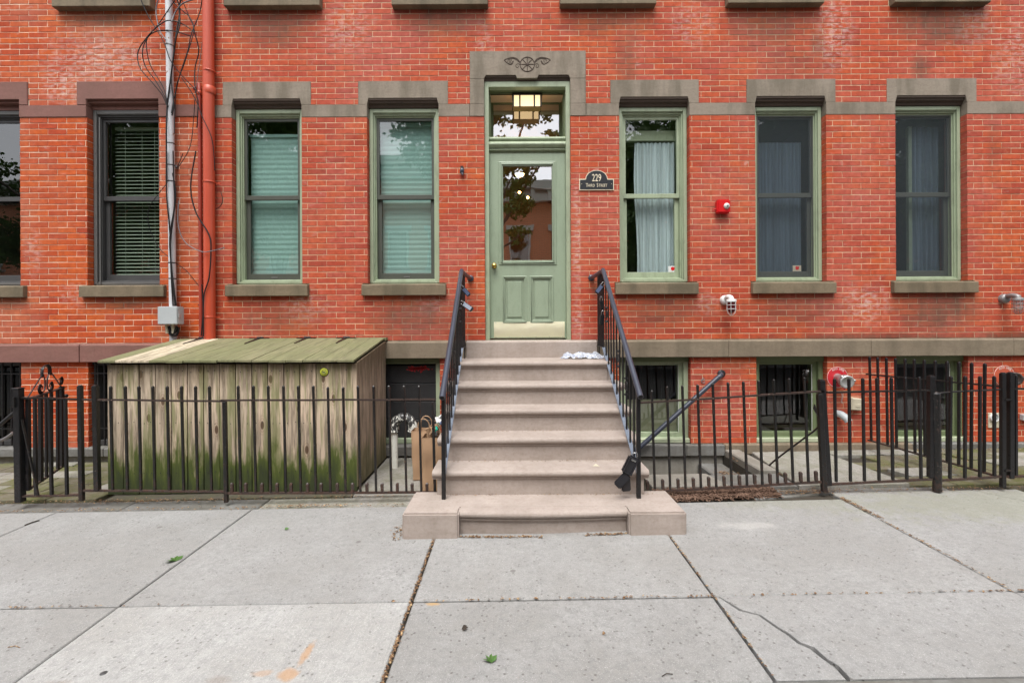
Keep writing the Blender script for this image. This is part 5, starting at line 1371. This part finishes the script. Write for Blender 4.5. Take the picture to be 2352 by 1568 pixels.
for s in (-1, 1):
    q = MB(); q.lathe([(.05,0),(.05,.02),(.042,.02),(.042,.008),(0,.008)], (c.x+s*.072,-.012,c.z+.02), (0,-1,0), 20); part('ring', q, 'white_paint', dv)
    for k in range(4): q = MB(); q.box(c.x+s*.072-.036,c.x+s*.072+.036,-.028,-.022,c.z+.02-.03+k*.02,c.z+.02-.022+k*.02); part('louvre', q, 'box_grey', dv)
sb = MB(); c = P(2345,958,0); sb.box(c.x-.02,c.x+.06,-.05,0,c.z-.03,c.z+.04); single('small_vent', sb, 'box_grey', 'small grey box on the brick at the right edge', 'vent', bevel=.005)
hr = thing('cellar_handrail', 'blue black pipe handrail sloping down the wall to the cellar steps', 'handrail', P(1655,861,0))
a_, b_ = P(1655,862,.10), P(1455,1040,.12)
q = MB(); q.tube(smooth_path([P(1656,858,.0), P(1656,860,.05), a_, a_.lerp(b_,.05), a_.lerp(b_,.5), b_], 5), .027, 12); part('pipe', q, 'rail_paint', hr)
q = MB(); q.lathe([(0,.012),(.035,.012),(.046,.004),(.048,0)], P(1657,858,0), (0,-1,0), 18); part('flange', q, 'iron_clean', hr)
# chalk curl on pier
q = MB(); c = P(1614,873,0); q.tube(smooth_path([c+Vector((x*.001,-.006,z*.001)) for x, z in ((-20,0),(-8,18),(8,24),(14,10),(-4,0),(-18,-18),(0,-30),(18,-24),(22,-8))], 4), .0035, 5); single('wire_hook', q, 'grey_metal', 'rusty curled wire hook on the brick pier right of the stoop', 'hook')
# neighbour's stair rail at far left
nr = thing('neighbour_handrail', 'black stair handrail of the next house entering at the far left edge', 'handrail', P(0,960,.6))
q = MB(); q.tube([P(-150,1040,.6), P(0,975,.6), P(34,946,.6)], .018, 10); part('rail', q, 'iron_clean', nr)
q = MB(); q.tube(smooth_path([P(-60,1032,.5), P(0,1012,.5), P(22,1000,.5), P(30,993,.5)],4), .016, 10); part('lower_rail', q, 'grey_metal', nr)

# ------------------------------------------------------------------ loose things
# vent stack
vp = thing('gooseneck_vent', 'gooseneck vent pipe with peeling white paint between shed and stoop', 'vent pipe', P(905,1054,.40))
b_ = P(906,1056,.40); zt3 = P(906,985,.40).z
q = MB(); q.tube([(b_.x,-.40,-.03), (b_.x,-.40,zt3+.04)], .037, 16); part('pipe', q, 'peel', vp)
q = MB(); rr = .100; cxx = b_.x+rr; pts = [Vector((cxx - math.cos(a)*rr, -.40, zt3+.02+math.sin(a)*rr*1.05)) for a in [i*math.pi/12 for i in range(13)]]
q.tube([pts[0]-Vector((0,0,.05))]+pts+[pts[-1]-Vector((0,0,.05))], .050, 16, cap=False); q.lathe([(.050,0),(.056,0),(.056,.014),(.050,.014)], pts[0]-Vector((0,0,.05)), (0,0,1), 16); q.lathe([(.050,0),(.056,0),(.056,.014),(.050,.014)], pts[-1]-Vector((0,0,.05)), (0,0,1), 16)
part('gooseneck', q, 'peel', vp)
# paper bags
def bag(label, x0, x1, y0, y1, z0, z1, lean=0, seed=1, stuff_=True):
    t = thing('paper_bag', label, 'bag', ((x0+x1)/2,(y0+y1)/2,z0), 'brown paper bags beside the stoop')
    q = MB(); nz = 10; ns = 8; rg = []
    for k in range(nz+1):
        u = k/nz; ring_ = []
        cs = [(x0,y0),(x1,y0),(x1,y1),(x0,y1)]
        for s in range(4):
            a, b = cs[s], cs[(s+1) % 4]
            for i in range(ns):
                v = i/ns; x = a[0]+(b[0]-a[0])*v; y = a[1]+(b[1]-a[1])*v
                nn = mnoise.noise_vector(Vector((x*7+seed, y*7, (z0+(z1-z0)*u)*6)))*.016
                ring_.append((x+nn.x+lean*u, y+nn.y, z0+(z1-z0)*u+nn.z*.3))
        rg += ring_
    m2 = ns*4; fs = [(k*m2+i, k*m2+(i+1) % m2, (k+1)*m2+(i+1) % m2, (k+1)*m2+i) for k in range(nz) for i in range(m2)]
    q.add(rg, fs, True); q.add(rg[:m2], [tuple(range(m2-1,-1,-1))]); part('bag_body', q, 'paper', t)
    cxm = (x0+x1)/2+lean
    for s in (0, 1):
        yy_ = y0+.01 if s == 0 else y1-.01; q = MB(); q.tube(smooth_path([Vector((cxm-.06,yy_,z1-.02)), Vector((cxm-.055,yy_,z1+.08)), Vector((cxm-.02,yy_-.01,z1+.12)), Vector((cxm+.02,yy_-.01,z1+.115)), Vector((cxm+.05,yy_,z1+.07)), Vector((cxm+.055,yy_,z1-.02))], 4), .005, 6); part('handle', q, 'paper', t)
    return t
zb5 = G(-.8,-.8)
b1 = bag('tall brown paper bag full of recycling squeezed between vent pipe and stoop', -.83, -.60, -1.17, -.98, zb5+.01, zb5+.50, .0, 3)
b2 = bag('slimmer brown paper bag behind the full one', -.98, -.72, -.85, -.68, zb5+.01, zb5+.49, -.02, 9)
for k in range(9):
    q = MB(); cx_ = rnd.uniform(-.80,-.63); cz_ = zb5+.52+rnd.uniform(0,.14); cy_ = rnd.uniform(-1.12,-1.02); s_ = rnd.uniform(.03,.06)
    rot = E_(rnd.uniform(-60,60), rnd.uniform(-60,60), rnd.uniform(0,180)); q.box(cx_-s_,cx_+s_,cy_-.008,cy_+.008,cz_-s_*.8,cz_+s_*.8,rot,(cx_,cy_,cz_))
    single('recycling_scrap', q, ['card','card','teal','white_paint','lock_blue','card','paper','white_paint','sash_grey'][k], ['front tan cardboard flap in the full paper bag','leaning brown carton piece in the full paper bag','teal plastic scrap on top of the full paper bag','white crumpled plastic in the full paper bag','dark blue wrapper in the full paper bag','square cardboard piece topmost in the full paper bag','kraft paper wad in the full paper bag','small white card in the full paper bag','charcoal scrap in the full paper bag'][k], 'scrap', 'recycling scraps in the paper bag', bevel=.003)
# flyer bundle on the landing
q = MB(); nx, ny = 30, 12; vs_ = []; fs = []
for j in range(ny+1):
    for i in range(nx+1):
        u, v = i/nx, j/ny; x = .56 + .46*u + (.03*math.sin(v*9) if i in (0, nx) else 0); y = -.10 - .20*v + .02*math.sin(u*14)
        h = .052*(1-(abs(2*v-1))**3)*(1-(abs(2*u-1))**6) + (.034*mnoise.noise(Vector((x*14, y*20, 1)))) + .020*mnoise.noise(Vector((x*45, y*50, 5)))
        vs_.append((x, y, 1.146 + max(h, 0)))
for j in range(ny):
    for i in range(nx): fs.append((j*(nx+1)+i, (j+1)*(nx+1)+i, (j+1)*(nx+1)+i+1, j*(nx+1)+i+1))
q.add(vs_, fs, False); single('flyer_bundle', q, 'flyer', 'crumpled white plastic bag of printed flyers on the top landing', 'newspaper')

def ground_hit(px, py):
    d = 2.5
    for _ in range(15): w = P(px, py, d); d = CAM_D - F_PX*(CAM_Z - G(w.x, w.y))/((py-HOR)+TH*(px-1176))
    return P(px, py, d)
def leaf(px, py, size, mat, label, cat='leaf', name='fallen_leaf', rz=0, n=5, grp=None):
    c = ground_hit(px, py); q = MB()
    for k in range(n):
        a = rz + (k-(n-1)/2)*.55; u = Vector((math.cos(a), math.sin(a), 0)); w = Vector((-math.sin(a), math.cos(a), 0)); L_ = size*(1-.25*abs(k-(n-1)/2)/max(1,n))
        p0 = c+Vector((0,0,.004)); q.add([p0, p0+u*L_*.5+w*L_*.2+Vector((0,0,.012)), p0+u*L_+Vector((0,0,.006)), p0+u*L_*.5-w*L_*.2+Vector((0,0,.002))], [(0,3,2,1)])
    single(name, q, mat, label, cat, grp)
leaf(404,1289,.075,'greenleaf','bright green leaf cluster on the slanting sidewalk joint at left', rz=2.6)
leaf(1129,1523,.055,'greenleaf','crumpled green leaf near the bottom centre of the sidewalk', rz=1.9, n=4)
leaf(653,1217,.035,'greenleaf','small green leaf on the slab behind the left joint', rz=.5, n=3)
leaf(1060,1445,.035,'stick','dark brown leaf scrap on the front centre slab', rz=.1, n=3)
leaf(1383,1488-30,.02,'dryleaf','tiny tan leaf scrap on the front centre slab', rz=.4, n=2)
def stick(px, py, px2, py2, r_, label, mat='stick'):
    a, b = ground_hit(px, py), ground_hit(px2, py2); q = MB(); m3 = a.lerp(b,.5)+Vector((0,.006,.004)); q.tube([a+Vector((0,0,r_)), m3+Vector((0,0,r_)), b+Vector((0,0,r_))], r_, 6); single('twig', q, mat, label, 'twig')
stick(57,1207,90,1196,.005,'dark flat twig on the far left sidewalk slab')
stick(18,1486,46,1487,.0018,'thin brown twig near the lower left corner','dryleaf')
stick(1520,1563-10,1545,1548,.0018,'thin curved twig near the bottom of the centre slab')
q = MB(); cc = P(1368,1071,1.60); zz = zt_-4*RZ; q.add([(cc.x-.03,-1.62,zz+.003),(cc.x+.03,-1.63,zz+.004),(cc.x+.005,-1.58,zz+.012)], [(0,1,2)]); single('paper_scrap', q, 'putty', 'small cream paper scrap on the second step up', 'scrap')
# manhole-ish gum spot discs
for (px, py, r_) in ((238,1546,.016),(1150,1790*0+1545,.0)):
    if r_: 
        c = ground_hit(px, py); q = MB(); q.lathe([(r_,0),(r_*.9,.003),(0,.004)], c, (0,0,1), 12); single('flattened_gum', q, 'sash_grey', 'dark oval gum blot near the lower left corner', 'gum')

# leaf litter, as ground cover
def litter(name, spots, mat, size, n_each, up=.0, lf=(.6,1.6), zfun=None, label=None):
    q = MB()
    for (x0, y0, x1, y1, sx, sy, n_) in spots:
        for _ in range(n_):
            u = rnd.random(); x = x0+(x1-x0)*u+rnd.gauss(0,sx); y = y0+(y1-y0)*u+rnd.gauss(0,sy)
            z = (zfun or G)(x, y) + up + rnd.uniform(0,.006)
            a = rnd.uniform(0,6.283); L_ = size*rnd.uniform(*lf); w_ = L_*rnd.uniform(.2,.5)
            u_ = Vector((math.cos(a), math.sin(a), rnd.uniform(-.25,.25))); v_ = Vector((-math.sin(a), math.cos(a), rnd.uniform(-.5,.5)))
            p0 = Vector((x,y,z+.003)); q.add([p0-u_*L_/2, p0-v_*w_/2+Vector((0,0,.002)), p0+u_*L_/2, p0+v_*w_/2+Vector((0,0,.002))], [(0,1,2,3)])
    o = part(name, q, mat, None, kind='stuff')
    return o
litter('leaf_litter', [
  (-.571,-3.46,-.571,-2.05,.004,.01,260), (-7,-1.44,-.9,-1.44,.3,.018,520), (-7,-1.24,-.85,-1.24,.4,.03,600),(-2.1,-1.42,-1.5,-1.42,.2,.02,160),
  (-3.8,-1.25,-2.9,-1.25,.3,.02,200),(2.42,-.2,2.75,-1.15,.03,.03,500),(2.6,-.09,7,-.09,.3,.02,500),(-6.5,-1.1,-3.8,-.2,.4,.2,350),
  (2.2,-1.3,2.9,-1.28,.1,.03,300),(2.80,-1.42,2.82,-1.85,.014,.03,180),(2.9,-1.28,6,-1.28,.4,.03,420),(3.8,-.6,7,-.6,.6,.3,900),
  (-.37,-2.06,-.02,-2.08,.04,.008,150),(.05,-2.07,.2,-2.09,.03,.006,50),(.55,-2.07,.82,-2.05,.06,.008,120),(-.85,-1.9,-.84,-2.0,.03,.06,60),
  (-3.8,-2.84,-2.3,-2.84,.5,.004,60),(-.5,-2.84,1.1,-2.84,.3,.003,60),(1.15,-2.84,4.5,-2.84,.8,.004,130),(1.124,-3.45,1.124,-2.1,.002,.02,70),(2.80,-2.8,2.80,-1.9,.004,.02,100),
  (2.24,-.3,2.40,-.25,.04,.05,0)], 'dryleaf', .020, 0)
litter('leaf_litter', [(2.22,-.38,2.40,-.42,.05,.05,140)], 'dryleaf', .02, 0, zfun=lambda x,y: -.09)
stz = [(zt_-4*RZ, 1.46), (zt_-3*RZ, 1.19), (zb2, 1.70)]
for z_, d_ in stz:
    litter('leaf_litter', [(-.5,-d_-.014,.95,-d_-.014,.2,.008,110)], 'dryleaf', .013, 0, zfun=lambda x,y,z_=z_: z_)
# bark mulch strip right of the stoop
q = MB()
for _ in range(1900):
    x = rnd.uniform(1.27, 2.35); y = rnd.uniform(-1.46,-1.18); 
    if y < -1.46+ (x-1.27)*.08: continue
    z = G(x,y)-.012+rnd.uniform(0,.03); L_ = rnd.uniform(.02,.06)*(1.4 if rnd.random()<.1 else 1); w_ = rnd.uniform(.004,.012)
    rot = E_(rnd.uniform(-25,25), rnd.uniform(-25,25), rnd.uniform(0,180)); q.box(x-L_/2,x+L_/2,y-w_/2,y+w_/2,z-.003,z+.003,rot,(x,y,z))
part('bark_mulch', q, 'mulch', None, kind='stuff')

# ------------------------------------------------------------------ across the street (seen in the glass)
def opp_house(x0, x1, h, label, shade):
    t = thing('row_house', label, 'house', ((x0+x1)/2,-17.2,0), 'brick row houses across the street')
    q = MB(); q.box(x0, x1, -25, -17, -.1, h); part('wall', q, 'opp', t)
    q = MB(); q.box(x0-.0, x1, -17, -16.6, h-.9, h-.55); q.box(x0, x1, -17, -16.4, h-.35, h+.05); q.box(x0, x1, -17, -16.8, h-.55, h-.35)
    n_ = int((x1-x0)/.8)
    for i in range(n_): xx = x0+.4+i*(x1-x0-.8)/max(1,n_-1); q.box(xx-.1, xx+.1, -17, -16.5, h-.9, h-.35)
    part('cornice', q, 'opp_trim', t)
    k = int((x1-x0)/1.9); 
    for fl_ in range(3):
        for i in range(k):
            xx = x0 + (i+.5)*(x1-x0)/k; zz = 1.6+fl_*2.75
            if zz+1.9 > h-.9: continue
            q = MB(); q.ring(xx-.5, xx+.5, zz, zz+1.75, .07, -16.98, -16.9); q.box(xx-.65, xx+.65, -17, -16.85, zz+1.75, zz+2.0); q.box(xx-.6, xx+.6, -17, -16.85, zz-.12, zz); w = part('window', q, 'opp_trim', t)
            q = MB(); q.box(xx-.43, xx+.43, -16.99, -16.95, zz+.07, zz+1.68); part('pane', q, 'glass_base', w)
opp_house(-14, -2.6, 9.5, 'brick row house across the street, reflected in the left windows', 0)
opp_house(-2.6, 5.4, 8.3, 'brick row house across the street, reflected in the door glass', 0)
opp_house(5.4, 15, 9.2, 'brick row house across the street, reflected in the right windows', 0)
opp_house(-26, -14, 8.4, 'brick row house far down the street at left, seen only in reflection', 0)
opp_house(15, 26, 8.8, 'brick row house far down the street at right, seen only in reflection', 0)
def tree(x, y, blobs, label, n_=7000):
    t = thing('street_tree', label, 'tree', (x,y,0), 'street trees across the road')
    q = MB(); cz = blobs[0][2]; pts = [Vector((x,y,-.1)), Vector((x+.05,y,1.2)), Vector((x-.05,y+.05,2.6)), Vector((x+.1,y,cz))]
    q.tube(smooth_path(pts, 4), [.20-.011*i for i in range(13)], 10)
    for (bx, by, bz, br) in blobs: q.tube([Vector((x,y,2.6)), Vector(((x+bx)/2,(y+by)/2,(2.9+bz)/2+.3)), Vector((bx,by,bz))], [.09,.06,.03], 6)
    part('trunk', q, 'bark', t)
    q = MB(); lr = random.Random(int(x*13)+5)
    vol = sum(b[3]**3 for b in blobs)
    for (bx, by, bz, br) in blobs:
        nc = 16; cl = []
        for _ in range(int(nc*br)):
            v = Vector((lr.gauss(0,1), lr.gauss(0,1), lr.gauss(0,1))).normalized()*br*lr.uniform(.35,1.0); cl.append(Vector((bx,by,bz))+Vector((v.x,v.y,v.z*.8)))
        for _ in range(int(n_*br**3/vol)):
            c = lr.choice(cl); v = Vector((lr.gauss(0,1), lr.gauss(0,1), lr.gauss(0,.7)))*br*.17; p0 = c+v; s_ = lr.uniform(.06,.12)
            a = Vector((lr.gauss(0,1),lr.gauss(0,1),lr.gauss(0,1))).normalized(); b = a.orthogonal().normalized()
            q.add([p0-a*s_, p0-b*s_*.6, p0+a*s_, p0+b*s_*.6], [(0,1,2,3)])
    part('crown', q, 'leaves', t)
tree(5.4,-12.9, [(5.5,-12.6,5.0,1.9),(4.9,-12.4,3.4,1.6),(6.6,-12.6,3.9,1.8),(5.4,-12.6,7.3,2.0),(6.6,-12.8,8.4,1.6),(4.6,-12.8,8.7,1.2)], 'leafy street tree across the road, mirrored in the window right of the door', 26000)
tree(-1.9,-13.2, [(.2,-12.7,6.2,.75),(.1,-12.7,7.4,.8),(-.5,-12.9,8.6,.7),(.8,-12.7,10.4,1.0),(1.9,-12.8,8.9,.6),(-.6,-12.8,10.2,.7),(-3.2,-13,8.4,1.0),(-3.5,-13,9.6,1.1),(.3,-12.6,5.0,.5)], 'leafy street tree across the road, mirrored in the door glass', 7000)
tree(-9.2,-13.0, [(-9.2,-12.8,7.2,1.7),(-8.0,-12.9,8.6,1.4),(-10.3,-12.8,8.4,1.6),(-9.2,-12.8,5.4,1.7),(-9.0,-12.8,9.6,1.3)], 'leafy street tree across the road, mirrored in the first green window', 22000)
tree(-15.5,-13.0, [(-15.4,-12.8,8.0,2.0),(-13.9,-12.8,6.8,1.8),(-14.6,-12.8,9.2,1.6),(-15.2,-12.8,5.0,1.8),(-18.9,-12.8,5.0,1.8),(-20.4,-12.8,7.6,1.5)], 'leafy street tree across the road, mirrored in the far left windows', 26000)
tree(10.9,-13.0, [(10.6,-12.8,7.6,2.0),(9.8,-12.8,5.2,1.8),(11.6,-12.8,5.4,1.9),(11.2,-12.8,9.2,1.4),(10.7,-12.8,3.3,1.5)], 'leafy street tree across the road, mirrored in the grey curtained window', 26000)
tree(16.3,-13.0, [(16.0,-12.8,7.6,2.1),(15.2,-12.8,5.2,1.8),(17.4,-12.8,5.6,2.0),(16.4,-12.8,9.3,1.4),(16.2,-12.8,3.3,1.5)], 'leafy street tree across the road, mirrored in the rightmost window', 26000)
